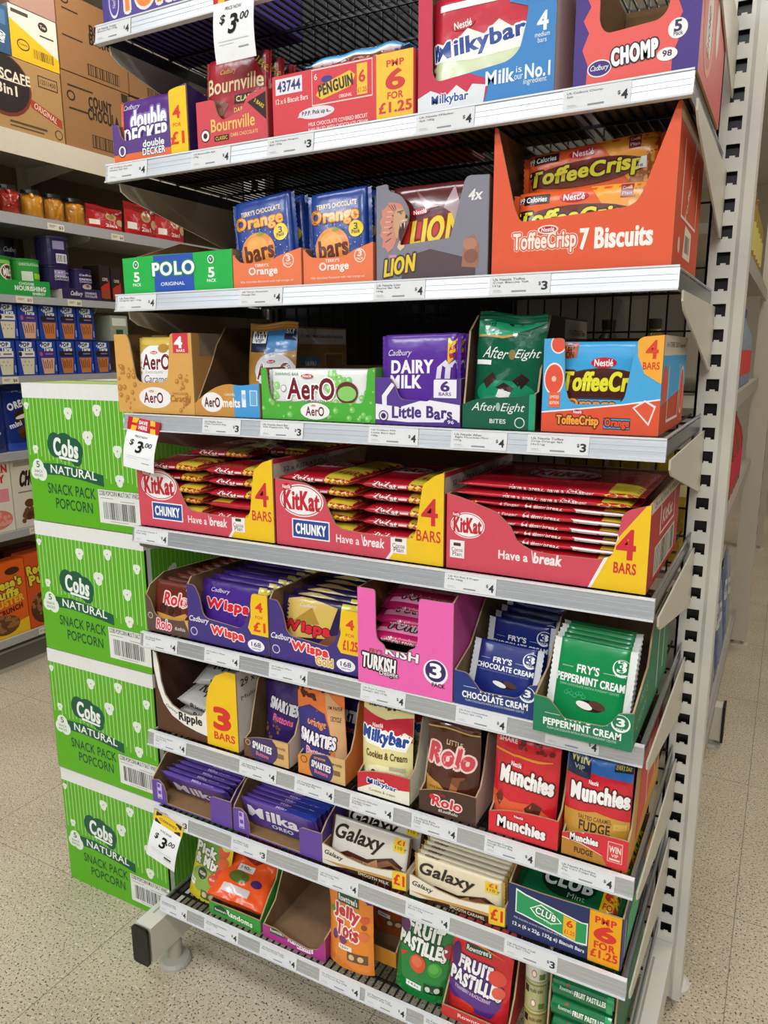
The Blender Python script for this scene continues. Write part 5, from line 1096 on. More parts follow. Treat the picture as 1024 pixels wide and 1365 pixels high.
# ---- bottom shelf
pk = [P('6a9a3c', (.1, .5), (.62, .42), (.78, .52), (.8, .84), (.5, .9), (.08, .88)), E('8ab04a', .35, .3, .3, .16), T('f6f6ee', 'Pick', .34, .70, .56, .13, b=4, ol=[('4a6a2c', 4)]), T('f6f6ee', '& Mix', .40, .55, .64, .13, b=4, ol=[('4a6a2c', 4)]), E('2a3a24', .36, .38, .13, .075), T('f0f0e8', 'VEGAN', .36, .38, .18, .04, b=2), E('e04a34', .68, .36, .14, .08), T('fbeeea', 'REAL FRUIT', .68, .36, .2, .03, b=1), E('e0583c', .8, .78, .13, .09), E('e0683c', .82, .62, .13, .08), E('d84a3c', .8, .48, .12, .06), E('c8d86a', .84, .86, .12, .06), R('5a6a3c', .42, .06, .84, .18), E('d8c8a0', .52, .12, .07, .04), E('d8c8a0', .72, .12, .07, .04), R('f4f4f0', .02, .18, .2, .26), T('3a3a30', '120g', .11, .22, .14, .03, b=1), E('3a2c28', .5, .9, .2, .04)]
pouch('yellow and green pick and mix pouch leaning at the left end of the bottom shelf', (.036, .040, TOP[9]+.0015), .085, .156, .036, 'e8d02c', pk, rot=(math.radians(-6), math.radians(10), math.radians(4)), seed=31)
t = tray('leaf green tray holding slumped orange sweet bags', 9, .115, .124, [(0, .026), (.04, .028), (.08, .029), (.124, .029)], .28, .14, [T('e4f2dc', 'Randoms', .6, .5, .5, .4, b=3, rot=-4, ol=[('1c6a2c', 4)]), P('1c4a24', (.1, .3), (.36, .3), (.36, .7), (.24, .9), (.1, .7)), T('f0f0e8', "Rowntree's", .23, .5, .22, .2, b=1)], col='3c9a3c', side='3a9a3a', r=0, left=[(.28, .15), (.13, .15), (.1, .13), (.05, .06), (.02, .03), (0, .026)], right=[(.28, .15), (.1, .15), (.075, .13), (.055, .08), (.03, .06), (0, .029)])
rk2 = [P('8a2a1c', (.1, .6), (.5, .7), (.8, .6), (.6, .5)), R('f0e8e0', .3, .38, .62, .47), T('3a3030', '140g', .46, .425, .2, .05, b=1), E('5a6a2c', .4, .3, .2, .08), T('f8e0c8', 'Randoms', .5, .78, .7, .12, b=3, ol=[('8a2414', 4)]), R('d8c8c8', .2, .08, .7, .18), E('4a2a6a', .75, .28, .1, .05)]
pouch('bright orange sweet bag slumped forward over the green tray front', (.122, .006, TOP[9]+.046), .108, .15, .03, 'ee5a24', rk2, rot=(math.radians(-62), math.radians(6), math.radians(8)), seed=33, wr=.004, flare=.15)
pouch('red orange sweet bag leaning back behind in the green tray', (.134, .105, TOP[9]+.030), .098, .15, .03, 'd8421c', rk2, rot=(math.radians(-34), math.radians(4), math.radians(-6)), seed=34, wr=.003)
t = tray('magenta nearly empty tray on the bottom shelf', 9, .245, .138, [(0, .026), (.03, .026), (.055, .018), (.1, .012), (.122, .02), (.132, .036), (.138, .046)], .3, .15, [P('2c4a34', (.12, .3), (.36, .3), (.36, .62), (.25, .8), (.12, .62)), T('f0f0e8', "Rowntree's", .24, .46, .22, .16, b=1), T('f2e0ee', 'Randoms', .62, .34, .4, .28, b=3, rot=-4, ol=[('6a1c5a', 4)]), R('f0e0e8', .56, .1, .78, .18)], col='b0358a', side='9c2c7c', r=.004, left=[(.3, .15), (.12, .15), (.08, .12), (.04, .05), (0, .026)], right=[(.3, .15), (.13, .15), (.1, .12), (.06, .07), (.02, .05), (0, .046)], inner='8a6c50')
pouch('dark purple sweet bag at the back of the magenta tray', (.272, .20, TOP[9]+.004), .098, .14, .03, '4c1c5c', [R('c8c0d0', .6, .3, .9, .42), T('3a3040', '140g', .75, .36, .2, .05, b=1), T('d8c8e0', 'berries', .5, .7, .6, .1, b=2), E('8a3a6a', .3, .4, .15, .08)], rot=(math.radians(-8), math.radians(6), 0), seed=36)
jk = [R('1f4a30', .24, .70, .72, .82), T('f4f4ee', "Rowntree's", .48, .755, .42, .07, b=2), P('1f4a30', (.4, .82), (.5, .88), (.58, .82)), T('c8343a', 'Jelly', .45, .60, .56, .15, b=4, rot=-3, ol=[('f8f0e8', 4)]), T('c8343a', 'Tots', .48, .43, .5, .14, b=4, rot=-3, ol=[('f8f0e8', 4)]), E('7a3a6c', .4, .32, .09, .04), E('6a3a7c', .2, .34, .07, .05), E('5a8a3c', .12, .6, .06, .03), E('d8582c', .85, .6, .1, .04, rot=20), E('e0703c', .84, .42, .1, .05), E('6a9a3c', .38, .9, .08, .03), E('8a4a2c', .84, .52, .06, .03), P('5a2c7c', (.72, .92), (1, .92), (1, .78), (.9, .78)), R('f4ece0', .3, .22, .6, .27), T('4a3a2a', '150g', .44, .245, .18, .03, b=1), R('6a4a2c', .5, .12, .92, .22), E('d8b888', .6, .17, .06, .03), E('d8b888', .78, .17, .06, .03), T('f8e8d8', 'LOVE TO', .2, .96, .24, .03, b=1)]
pouch('orange jelly sweet pouch standing at the front of the bottom shelf', (.385, .028, TOP[9]+.0015), .092, .17, .034, 'e8862c', jk, rot=(math.radians(-4), math.radians(-3), math.radians(-4)), seed=37, flare=.06)
tray('amber card tray edge standing behind the orange jelly pouch', 9, .398, .104, [(0, .03), (.104, .03)], .22, .14, [], col='d08a24', side='c8801c', r=0, left=[(.22, .15), (.09, .15), (.04, .06), (0, .03)], right=[(.22, .15), (.09, .15), (.05, .07), (.0, .03)], y0=.058)
pouch('second orange jelly pouch in shade inside the amber tray', (.404, .13, TOP[9]+.0045), .09, .15, .03, '9a4a24', jk, rot=(math.radians(-4), 0, 0), seed=38)  # front pouch again, shade painted into a browner body colour
fk1 = [T('e0e8dc', "Rowntree's", .55, .92, .4, .05, b=1), T('f4f6f0', 'FRUIT', .5, .74, .66, .13, b=4, rot=-4, ol=[('124a24', 4)]), T('f4f6f0', 'PASTILLES', .47, .57, .88, .14, b=4, rot=-5, wave=.05, ol=[('124a24', 4)]), E('d8502c', .42, .38, .15, .1), E('e0704a', .40, .4, .1, .06), E('3a9a3a', .74, .37, .13, .08), E('5ab04a', .72, .38, .09, .05), P('d0402c', (.06, .42), (.2, .46), (.1, .36)), E('5a2a5c', .1, .72, .1, .08), E('a82c3c', .94, .6, .08, .08), E('3a2a5a', .12, .9, .09, .05), R('f4f4f0', .24, .1, .54, .16), T('3a4a3a', '143g', .39, .13, .2, .03, b=1), R('0c3a1c', .58, .1, .92, .2), E('c8d8c0', .66, .15, .05, .03), E('c8d8c0', .82, .15, .05, .03)]
pouch('glossy green fruit pastille pouch standing unboxed on the bottom shelf', (.515, .032, TOP[9]+.0015), .095, .168, .036, '1a8038', fk1, rot=(math.radians(-5), math.radians(4), math.radians(3)), seed=39, mat='shine')
t = tray('scarlet tray holding the red and purple pastille pouch', 9, .612, .115, [(0, .02), (.1, .02), (.115, .024)], .26, .14, [T('f6e8e4', "Rowntree's", .5, .5, .5, .3, b=1)], col='d03a34', side='c02c2c', r=0, left=[(.26, .14), (.06, .14), (.03, .05), (0, .02)], right=[(.26, .15), (.06, .15), (.03, .06), (0, .024)])
fk2 = [P('5a3088', (0, .2), (.2, .12), (.75, .08), (.9, .24), (.8, .5), (.5, .62), (.1, .58)), P('5a3088', (.62, .96), (1, .96), (1, .72)), T('f0e4ea', 'VEGAN', .82, .9, .2, .04, b=2), T('f0e4ea', 'FRIENDLY', .82, .85, .26, .04, b=1), T('fbe4dc', 'LOVE TO', .16, .96, .24, .03, b=2), T('fbe4dc', 'SHARE', .18, .92, .24, .03, b=2), R('1f4a30', .24, .68, .68, .76), T('f4f4ee', "Rowntree's", .46, .72, .4, .05, b=2), T('f6f2f4', 'FRUIT', .44, .55, .54, .12, b=4, rot=-4, ol=[('3a1c58', 4)]), T('f6f2f4', 'PASTILLES', .47, .39, .84, .13, b=4, rot=-5, wave=.05, ol=[('3a1c58', 4)]), T('e0c8dc', 'STRAWBERRY & BLACKCURRANT', .44, .28, .6, .035, b=1, rot=-5), E('e04a3c', .8, .52, .14, .08), E('e8604c', .84, .38, .1, .06), E('4a2a6c', .1, .6, .08, .12), E('d8382c', .3, .12, .2, .06), E('4a2c6a', .36, .84, .08, .04), P('e88a3c', (.1, .82), (.5, .78), (.9, .7), (.5, .76))]
pouch('red and purple fruit pastille pouch standing in the scarlet tray', (.612, .034, TOP[9]+.0035), .105, .168, .034, 'da2c34', fk2, rot=(math.radians(-5), math.radians(2), 0), seed=41)
for j in range(3):
    t = thing('mint_roll_tube', 'cream printed sweet tube in the upright stack beside the scarlet tray, %s from bottom' % ORD[j], 'sweet tube', (.758, .052, TOP[9]+.0005+j*.054))
    q = MB()
    q.lathe([(.017, .0), (.0185, .002), (.0185, .05), (.017, .052)], M(['b8a868', 'b4b47c', 'd8d4c4'][j], 'film'), n=24)
    cy_ = lambda u, v, d: ((.0185+d)*math.sin((u-.02)/.0185), -(.0185+d)*math.cos((u-.02)/.0185), v)
    q.gfx([E('c86a6a', .5, .3, .1, .14), E('f0e8d8', .5, .3, .07, .1), R('2a2420', .1, .6, .3, .85), T('4a4438', 'multi size', .6, .75, .5, .14, b=1), R('8a8a50', .0, .9, 1, .97), R('6a7a3c', .7, .1, .95, .3)], cy_, .04, .052, 'film', ml=.006)
    q.build('paper_wrap', t, smooth=False)
    l = MB(); l.lathe([(.0, .0515), (.016, .0515), (.016, .053), (0, .053)], M('c8c0a8', 'foil')); l.build('end_fold', t)
tray('plain brown card tray holding green sweet rolls at the right end of the bottom shelf', 9, .785, .101, [(0, .02), (.101, .02)], .26, .15, [], col='8a6a48', side='0f6a3c', r=0, left=[(.26, .165), (.02, .165), (0, .02)], right=[(.26, .165), (.02, .15), (0, .02)])
def sweet_roll(label, loc, rot):
    t = thing('sweet_roll_pack', label, 'sweet roll pack', loc, rot)
    q = MB()
    rr = .0175
    prof = [(.012, 0), (rr, .003), (rr, .089), (.012, .092)]
    n = 22
    vs = [(z, r*math.cos(2*PI*i/n), r*math.sin(2*PI*i/n)) for r, z in prof for i in range(n)]
    q.add(vs, [(j*n+i, (j+1)*n+i, (j+1)*n+(i+1) % n, j*n+(i+1) % n) for j in range(3) for i in range(n)]+[tuple(range(n)), tuple(range(3*n, 4*n))[::-1]], M('0f7040', 'gloss'))
    f = lambda u, v, d: (u, -(rr+d)*math.cos((v-.006)/rr-.25), (rr+d)*math.sin((v-.006)/rr-.25)+0)
    q.gfx([T('f0f2ec', 'FRUIT PASTILLES', .64, .55, .5, .26, b=3), T('d8e0d4', "Rowntree's", .26, .6, .22, .2, b=1), P('c83a3a', (.24, .8), (.28, .95), (.31, .8)), R('2aa060', .9, .0, 1, 1)], f, .092, .028, 'gloss', ml=.006)
    q.build('wrap', t)
    e = MB(); e.box(.0895, .0925, -.008, .008, -.008, .008, M('c8ccc8', 'foil')); e.build('end_fold', t)
    return t
s0 = None
for i in range(4):
    for j in range(2):
        lb = 'green fruit sweet roll pack %s, %s from the bottom' % (['at the front of the brown tray', 'behind in the brown tray'][j], ORD[i])
        loc = (.7892+.002*math.sin(i*2), .034+.037*j, TOP[9]+.0208+.0355*i)
        if s0 is None: s0 = sweet_roll(lb, loc, (0, 0, 0))
        else: dup(s0, loc, label=lb)
# ================================================================== popcorn cartons on the floor
GRN = '5aa81e'
def popcorn(z, label, seed):
    W, D, H = .330, .245, .300
    els = [R('5fb020', 0, 0, 1, 1)]
    rr = random.Random(7)
    for i in range(27):
        u = .02+i*.0365
        els.append(R('b4dc92', u, .50-.006*i-.05*rr.random(), u+.007, .905))
    els += [R('e9e9e6', 0, .895, 1, 1)]
    for u, v, s in [(.03, .84, .022), (.42, .80, .036), (.68, .83, .034), (.93, .76, .03), (.58, .64, .042), (.08, .53, .026), (.83, .56, .036), (.83, .36, .036)]:
        els += [E('e6eee0', u-s*.3, v+s*.2, s*.8, n=9), E('e6eee0', u+s*.4, v+s*.3, s*.7, n=9), E('e6eee0', u, v-s*.5, s*.75, n=9), E('8ab07a', u, v, s*.18, n=6)]
    els += [P('1d5a40', (.12, .43), (.3, .44), (.5, .415), (.69, .385), (.69, .305), (.5, .335), (.3, .355), (.12, .35)), T('eef4ec', 'NATURAL', .42, .385, .42, .06, b=1, rot=-3),
            E('1d5a40', .36, .56, .10, .1), E('1d5a40', .27, .57, .07, .09), E('1d5a40', .44, .54, .085, .09), E('1d5a40', .46, .48, .05, .05), T('eef4ee', 'Cobs', .37, .555, .22, .12, b=3, rot=-4), P('eef4ee', (.3, .475), (.47, .46), (.48, .475), (.3, .495)),
            E('e8f0e4', .09, .40, .055), E('e8f0e4', .06, .36, .045), E('e8f0e4', .12, .355, .05), T('3a6a3c', '5', .09, .42, .03, .045, b=1), T('3a6a3c', 'SNACK', .09, .37, .08, .02), T('3a6a3c', 'PACKS', .09, .34, .08, .02),
            T('1d4a34', 'SNACK PACK', .385, .25, .44, .075, b=1, rot=-1), T('1d4a34', 'POPCORN', .40, .145, .34, .075, b=1, rot=-1),
            R('e8e9e4', .63, .05, 1, .285), T('2a2c2a', 'COBS POPCORN MULTI SALT VINEG', .81, .262, .34, .032, b=1), R('8a8c88', .65, .225, .76, .229), R('8a8c88', .82, .212, .94, .216), BAR('26282a', .67, .08, .95, .2, 26, seed), R('9a9c98', .72, .064, .88, .068)]
    sel = [R('e9e9e6', 0, .895, 1, 1), R('1c1c18', .0, 0, .022, .9), R('e6ecdf', .022, .02, .07, .895)]
    for i in range(19): sel.append(R('8cc062', .10+i*.05, .12, .108+i*.05, .89))
    for u, v in [(.3, .7), (.62, .8), (.8, .5), (.4, .4)]: sel += [E('cfe0c0', u, v, .045, n=9), E('cfe0c0', u+.03, v+.02, .035, n=9)]
    return carton('popcorn_carton', label, 'popcorn carton', (-.434+.003*math.sin(seed*2), .117, z), W, D, H, GRN, els, sel, scol='5aa81e', tcol='d8d8cc', tgfx=[R('a8c860', 0, .05, 1, .45), R('c8d0b0', .1, .5, .9, .54)], flap='c8d0a0')
for i, (z, w_) in enumerate([(.0005, 'bottom green popcorn carton of the stack, standing on the floor'), (.3025, 'green popcorn carton second from the bottom of the stack'), (.6045, 'green popcorn carton third from the bottom of the stack'), (.9065, 'top green popcorn carton of the stack under the golden bubble box')]):
    popcorn(z, w_, i+1)

# ================================================================== aisle shelving on the left
LX = -1.65
Q90 = (0, 0, PI/2)
bt = thing('wall_shelving', 'cream steel back and uprights of the grocery shelving across the left aisle', 'shelving frame', (LX, 0, 0))
q = MB(); q.box(-.47, -.45, .0, 3.6, .0, 2.75, M('8d7a5c', 'paint')); q.build('back_panel', bt)
q = MB(); q.box(-.45, -.03, .0, 3.6, .0, .09, M('b9b2a2', 'paint')); q.box(-.03, -.028, .3, 3.4, .02, .08, M('6a655a', 'paint')); q.build('kick_plate', bt)
for yy in (.55, 1.452, 2.36):
    q = MB(); q.box(-.449, -.41, yy-.02, yy+.02, .09, 2.7, M('d6d1c4', 'paint')); q.build('upright', bt)
for k, (z, w_, th_) in enumerate([(2.09, 'deep cream top shelf carrying brown cartons across the aisle', .085), (1.79, 'grey edged shelf of preserved fruit jars across the aisle', .04), (1.487, 'grey edged shelf of drink powder tins across the aisle', .028),
        (1.18, 'grey edged shelf of small blue pastry boxes across the aisle', .028), (.885, 'grey edged shelf of blue cookie bags across the aisle', .03), (.575, 'grey edged shelf of cream cereal boxes across the aisle', .03), (.145, 'lowest aisle shelf carrying orange puff cereal boxes', .03)]):
    t = thing('aisle_shelf', w_, 'shelf', (LX, 0, z))
    q = MB(); q.box(-.449, -.003, .02, 3.5, -.02, -.0005, M('bdb7aa' if k else 'd6cfc0', 'paint')); q.build('shelf_board', t)
    q = MB(); q.box(-.003, .002, .02, 3.5, -th_, .001, M('d8cfbd' if k == 0 else 'aaa9ab', 'paint')); q.build('front_edge', t)
    for yy in (.56, 1.46, 2.35):
        b = MB(); b.plate([(-.44, -.022), (-.04, -.022), (-.06, -.05), (-.44, -.1)], lambda u, v, d: (u, yy+d, v), .004, M('d6d1c4', 'paint')); b.build('bracket', t)
for z, y, w_, s, lab in [(1.752, 1.205, .08, '3', 'below the rightmost fruit jar'), (1.752, 1.53, .07, '4', 'below the red bags'), (1.46, 1.03, .075, '10', 'below the green tin tray'), (1.46, 1.27, .07, '8', 'below the dark purple tin tray'), (1.153, .935, .07, '6', 'below the pastry boxes at the picture edge'), (.548, .985, .05, '7', 'right of the cream cereal boxes'), (.118, .98, .035, '9', 'below the orange puff cereal')]:
    t = thing('aisle_ticket', 'small cream price ticket, left aisle shelving, %s' % lab, 'price ticket', (LX+.0024, y, z), Q90, group='price tickets on the aisle shelving')
    q = MB(); q.box(0, w_, -.0006, 0, 0, .025, M('e6dfc8', 'paper'))
    q.gfx([T('3a3630', '$'+s, .8, .45, .25, .5, b=1), R('8a8478', .1, .6, .5, .7), R('8a8478', .1, .4, .4, .48)], lambda u, v, d: (u, -.0006-d, v), w_, .025, 'paper'); q.build('ticket_paper', t)
kc = '9a7048'
def lbox(name, label, cat, y0, y1, z, H, col, gfx, D=.34, x=-.012, **k):
    return carton(name, label, cat, (LX+x, y0, z+.0008), y1-y0, D, H, col, gfx, rot=Q90, **k)
lbox('coffee_carton', 'brown coffee carton with round black badge and red ORIGINAL stripe', 'carton', .93, 1.340, 2.09, .262, 'b08a58', [E('7a3024', .36, .6, .30, .42), E('2a201c', .36, .62, .28, .39), T('e8ddc8', 'NESCAFÉ'.replace('É', 'E'), .42, .74, .46, .13, b=2), R('e8ddc8', .2, .66, .6, .675), T('e8ddc8', '3in1', .40, .55, .2, .13, b=2), P('a8442c', (.64, .52), (.98, .34), (.98, .22), (.64, .4)), T('e8ccb0', 'ORIGINAL', .80, .375, .26, .08, b=1, rot=-20), R('3a2a1c', .74, .72, .96, .88), R('b08a58', .75, .735, .95, .865), T('3a2a1c', '12511450', .85, .8, .17, .06, b=1), R('5a4430', .4, .12, .8, .15), R('5a4430', .4, .07, .76, .09), R('5a4430', .2, .2, .38, .215), E('4a3a28', .93, .12, .045), E('b08a58', .93, .12, .035)])
lbox('tea_carton', 'white and yellow carton with barcode on top of the coffee carton', 'carton', 1.13, 1.341, 2.354, .182, 'e4dfd0', [P('eebc22', (0, 0), (1, 0), (1, .25), (0, .74)), E('3a3428', .25, .3, .13, .11), E('eebc22', .25, .3, .11, .085), T('3a3428', 'Twining', .25, .3, .18, .06, b=1), BAR('2a2420', .46, .12, .88, .3, 16, 4), E('3a3428', .7, .8, .1, .09), T('e4dfd0', 'Tea', .7, .8, .12, .06, b=1), R('4a4438', .62, .6, .92, .63), R('4a4438', .05, .86, .4, .93), R('eebc22', 0, 0, .04, .7)])
lbox('biscuit_carton', 'blue carton on end with white OREO lettering at the left picture edge', 'carton', 1.00, 1.126, 2.354, .165, '355a80', [T('e8ecf0', 'OREO', .7, .34, .3, .2, b=3, rot=75), R('e8ecf0', .1, .1, .4, .3), R('4f7aa4', .4, .6, .9, .9), T('e8ecf0', 'cookies', .6, .75, .4, .08, rot=80)])
lbox('chocolate_cereal_carton', 'lower brown carton stamped Count in black letters', 'carton', 1.345, 1.700, 2.09, .285, kc, [T('2c2018', 'COUNT', .54, .70, .34, .15, b=3, wave=.05), T('2c2018', 'CHOCULA', .58, .54, .46, .15, b=3, wave=.05), R('3a2a1c', .08, .82, .44, .845), R('3a2a1c', .08, .52, .36, .545), R('3a2a1c', .38, .08, .80, .26), R(kc, .385, .09, .795, .25), BAR('3a2a1c', .39, .09, .79, .25, 14, 8), E('3a2a1c', .12, .7, .06, .07), E(kc, .12, .7, .04, .045), R('3a2a1c', .88, .86, .98, .98)], flap='a8835a')
lbox('berry_cereal_carton', 'upper brown carton stamped Boo in black letters', 'carton', 1.347, 1.705, 2.378, .29, kc, [T('2c2018', 'BOO', .58, .66, .26, .13, b=3, wave=.05), T('2c2018', 'BERRY', .62, .54, .36, .13, b=3, wave=.05), R('3a2a1c', .08, .78, .30, .8), R('3a2a1c', .06, .44, .34, .46), R('3a2a1c', .38, .05, .86, .2), R(kc, .385, .06, .855, .19), BAR('3a2a1c', .39, .06, .85, .19, 14, 9), E('3a2a1c', .12, .9, .06, .05), E(kc, .12, .9, .04, .03)])
lbox('plain_carton', 'brown barcode carton right of the Boo carton behind the bracket', 'carton', 1.712, 2.06, 2.378, .26, kc, [R('3a2a1c', .3, .05, .75, .22), R(kc, .305, .06, .745, .21), BAR('3a2a1c', .31, .06, .74, .21, 14, 10)])
lbox('plain_carton', 'brown carton on the cream top shelf right of the Count carton', 'carton', 1.706, 2.06, 2.09, .28, kc, [R('3a2a1c', .2, .1, .7, .25), BAR(kc, .22, .11, .68, .24, 12, 11)])
lbox('pink_carton', 'dusty pink carton on top of the yellow tea carton', 'carton', 1.14, 1.343, 2.538, .16, 'b08a7c', [R('8a6a5c', .1, .5, .4, .54)])
# jars
gm = bpy.data.materials.new('jar_glass')
gm.use_nodes = True
gb = gm.node_tree.nodes['Principled BSDF']
gb.inputs['Transmission Weight'].default_value = 1
gb.inputs['Roughness'].default_value = .03
gb.inputs['IOR'].default_value = 1.2
gb.inputs['Base Color'].default_value = (.96, .97, .95, 1)
def jar(y, label, fruit, kind):
    t = thing('fruit_jar', label, 'fruit jar', (LX-.065, y, 1.7908), Q90)
    g = MB(); g.lathe([(.038, 0), (.047, .006), (.049, .02), (.049, .07), (.043, .085), (.034, .092), (.034, .098)], gm, n=28); g.build('glass_body', t, smooth=True)
    f = MB()
    rr = random.Random(int(y*1000))
    for k in range(26):
        a, r = rr.uniform(0, 2*PI), .028+rr.uniform(0, .006)
        z = .014+.068*rr.random()
        cx_, cy_ = r*math.cos(a), r*math.sin(a)
        sz = (.013, .018) if kind else (.016, .012)
        vs = []
        for j in range(5):
            ph = -PI/2+PI*j/4
            for i in range(8):
                th_ = 2*PI*i/8
                vs.append((cx_+sz[0]*.8*math.cos(ph)*math.cos(th_), cy_+sz[0]*.8*math.cos(ph)*math.sin(th_), z+sz[1]*math.sin(ph)*.8))
        f.add(vs, [(j*8+i, j*8+(i+1) % 8, (j+1)*8+(i+1) % 8, (j+1)*8+i) for j in range(4) for i in range(8)], M(fruit, 'gloss'))
    f.lathe([(.03, .004), (.041, .010), (.041, .07), (.03, .085), (0, .086)], M(fruit, 'gloss'), n=20)
    f.build('fruit', t, smooth=True)
    l = MB(); l.lathe([(.0365, .094), (.0365, .106), (.034, .108), (0, .108)], M('1c1a18', 'gloss')); l.build('lid', t)
    s = MB(); s.grid(lambda a, b: (.0496*math.sin(.5+a*.34), -.0496*math.cos(.5+a*.34), .018+b*.07), 5, 2, M('1a1814', 'paper')); s.build('label_strip', t)
for y, lb, c, k in [(.985, 'red cherry jar cut by the left picture edge', 'a82a20', 0), (1.085, 'jar of red cherries, first whole jar from the left', 'b02c20', 0), (1.19, 'jar of golden peach slices next to the cherries', 'e09a2c', 1), (1.29, 'jar of golden fruit in the middle of the jar row', 'd8902c', 1), (1.392, 'rightmost jar of golden fruit beside the red bags', 'd8942c', 1)]: jar(y, lb, c, k)
bgx = [R('f0e8dc', .06, .2, .3, .4), T('f0e0d8', '2in1', .6, .24, .3, .12, b=2), E('c8a878', .62, .62, .16, .16), E('a87848', .62, .62, .1, .1), P('8a1c1c', (0, .8), (1, .7), (1, 1), (0, 1)), E('d8b888', .9, .42, .12, .14)]
def sidepouch(y, z, W, H, Tk, col, g, label, cat='coffee bag', rot=(0, 0, 0), seed=1, x=-.05):
    return pouch(label, (LX+x, y, z+.001), W, H, Tk, col, g, rot=(rot[0], rot[1], PI/2), seed=seed, cat=cat, name='coffee_bag')
sidepouch(1.445, 1.79, .20, .10, .05, 'b8242a', bgx, 'red drink sachet bag beside the fruit jars', seed=51)
sidepouch(1.66, 1.79, .19, .145, .05, 'b8242a', bgx, 'red drink sachet bag in the middle of the bags', seed=52)
sidepouch(1.85, 1.79, .19, .14, .05, 'c02a30', bgx, 'red drink sachet bag at the right by the bracket', seed=53)
sidepouch(1.50, 1.79, .2, .13, .05, '7a181c', bgx, 'dark red sachet bag in shade at the back of the jar shelf', seed=54, x=-.16)  # the red bag repeated with its shade put into the colour
# tins
def tin(y, z, r, H, col, els, label, lid, x=-.02, cat='drink powder tin'):
    t = thing('drink_tin', label, cat, (LX-x*0-r-.015+(x if x < -.02 else 0), y, z+.0008), Q90)
    b = MB(); b.lathe([(r*.97, 0), (r, .003), (r, H-.008)], M(col, 'gloss'), n=30)
    f = lambda u, v, d: ((r+d)*math.sin((u-r)/r), -(r+d)*math.cos((u-r)/r), v)
    b.gfx(els, f, 2*r, H-.008, 'gloss', ml=.015, base=.0008)
    b.build('can_body', t)
    l = MB(); l.lathe([(r, H-.008), (r*1.02, H-.006), (r*1.02, H), (r*.96, H+.001), (0, H)], M(lid, 'plastic'), n=30); l.build('lid', t)
pt = [E('c8b8a8', .5, .2, .22, .14), E('7a4a34', .5, .24, .12, .07), T('e8e0f0', 'Cadbury', .5, .78, .6, .13, b=1, sh=.3), T('e8e0f0', 'DRINKING', .5, .58, .6, .1, b=2), T('e8e0f0', 'CHOCOLATE', .5, .45, .6, .08, b=1)]
pb = [R('e8e6f0', .28, .1, .7, .44), BAR('2a2438', .3, .14, .66, .4, 10, 3), R('9a90b8', .2, .6, .6, .9), R('c8a850', .8, .7, 1.1, .85), R('c8c0d8', .85, .2, 1.05, .6)]
mg_ = [E('e8e0d0', .7, .62, .3, .24), E('5a2c1c', .7, .62, .26, .2), T('f4f0e8', 'MILO', .7, .62, .38, .2, b=3), R('8ac85a', 0, .85, 1, .95), E('c8a060', .6, .15, .3, .1)]
mg2 = [R('d8e4d0', .15, .1, .5, .7), BAR('3a4a3a', .2, .2, .45, .4, 8, 5), R('a8d830', .55, .5, .95, .66), T('e8f4e0', 'CHOCOLATE FLAVOUR', .5, .9, .8, .07, b=1), R('8ac85a', .6, .2, .9, .4)]
zt = 1.487
t = thing('tin_tray', 'green card tray with NOURISHING lettering holding two green tins', 'display tray', (LX-.004, .93, zt+.0008), Q90)
q = MB(); q.plate([(0, 0), (.265, 0), (.265, .06), (0, .055)], fr, .003, M('1f9a3c'), M(KR, 'kraft')); q.gfx([T('eaf4e6', 'CHOOSE', .60, .8, .25, .16, b=2), T('eaf4e6', 'NOURISHING', .66, .5, .52, .3, b=3), T('eaf4e6', 'ENERGY', .80, .18, .22, .16, b=2)], fr, .265, .058); q.build('front_panel', t)
q = MB(); q.box(.002, .262, .005, .3, .0005, .003, M(KR, 'kraft')); q.box(.262, .265, .003, .3, 0, .05, M('1f9a3c')); q.build('tray_body', t)
tin(1.00, zt+.003, .064, .14, '2c9a34', mg_, 'green malt tin with brown badge in the green tray', '2a7a30')
tin(1.13, zt+.003, .062, .14, '38a042', mg2, 'green malt tin with barcode in the green tray', '2a8a34')
tin(1.275, zt+.04, .060, .09, '2c2450', pt[2:]+pb[2:3], 'lower dark purple tin under the tall tin', '1c1838')
tin(1.278, zt+.1308, .062, .115, '2c2450', pb, 'tall dark purple tin with barcode stacked on top', '3a3068')
tin(1.395, zt+.04, .055, .088, '2e2654', pt, 'short dark purple tin with cup picture, right of the stack', '1c1838')
tin(1.05, zt+.05, .05, .19, '2c2a44', pb, 'purple tin in shade behind the left green tin', '1c1838', x=-.17)
tin(1.17, zt+.05, .05, .19, '24203c', pt, 'purple tin in shade behind the right green tin', '1c1838', x=-.17)
t = thing('tin_tray', 'dark purple card tray with white script under the purple tins', 'display tray', (LX-.004, 1.255, zt+.0008), Q90)
q = MB(); q.plate([(0, 0), (.20, 0), (.205, .046), (0, .044)], fr, .003, M('2a1f48'), M(KR, 'kraft')); q.gfx([T('e8e2f2', 'Cadbury', .35, .5, .3, .5, b=1, sh=.3), T('e8e2f2', 'DRINKING', .72, .64, .3, .2, b=1), T('e8e2f2', 'CHOCOLATE', .72, .36, .32, .2, b=1)], fr, .2, .045); q.build('front_panel', t)
q = MB(); q.box(.0, .2, .004, .3, 0, .0388, M('d8d4cc')); q.build('tray_body', t)
sx = lambda n: [P('b83020', (.1, .1), (.9, .1), (.9, .6), (.1, .4)), E('2a1410', .5, .6, .34, .1), E('8a4a24', .5, .2, .26, .12), T('e8d0b8', 'COFFEE', .5, .62, .5, .08, b=1)]
lbox('coffee_box', 'black and red coffee box beside the purple tins', 'coffee box', 1.475, 1.535, zt, .155, '241a18', sx(0), D=.1, x=-.03)
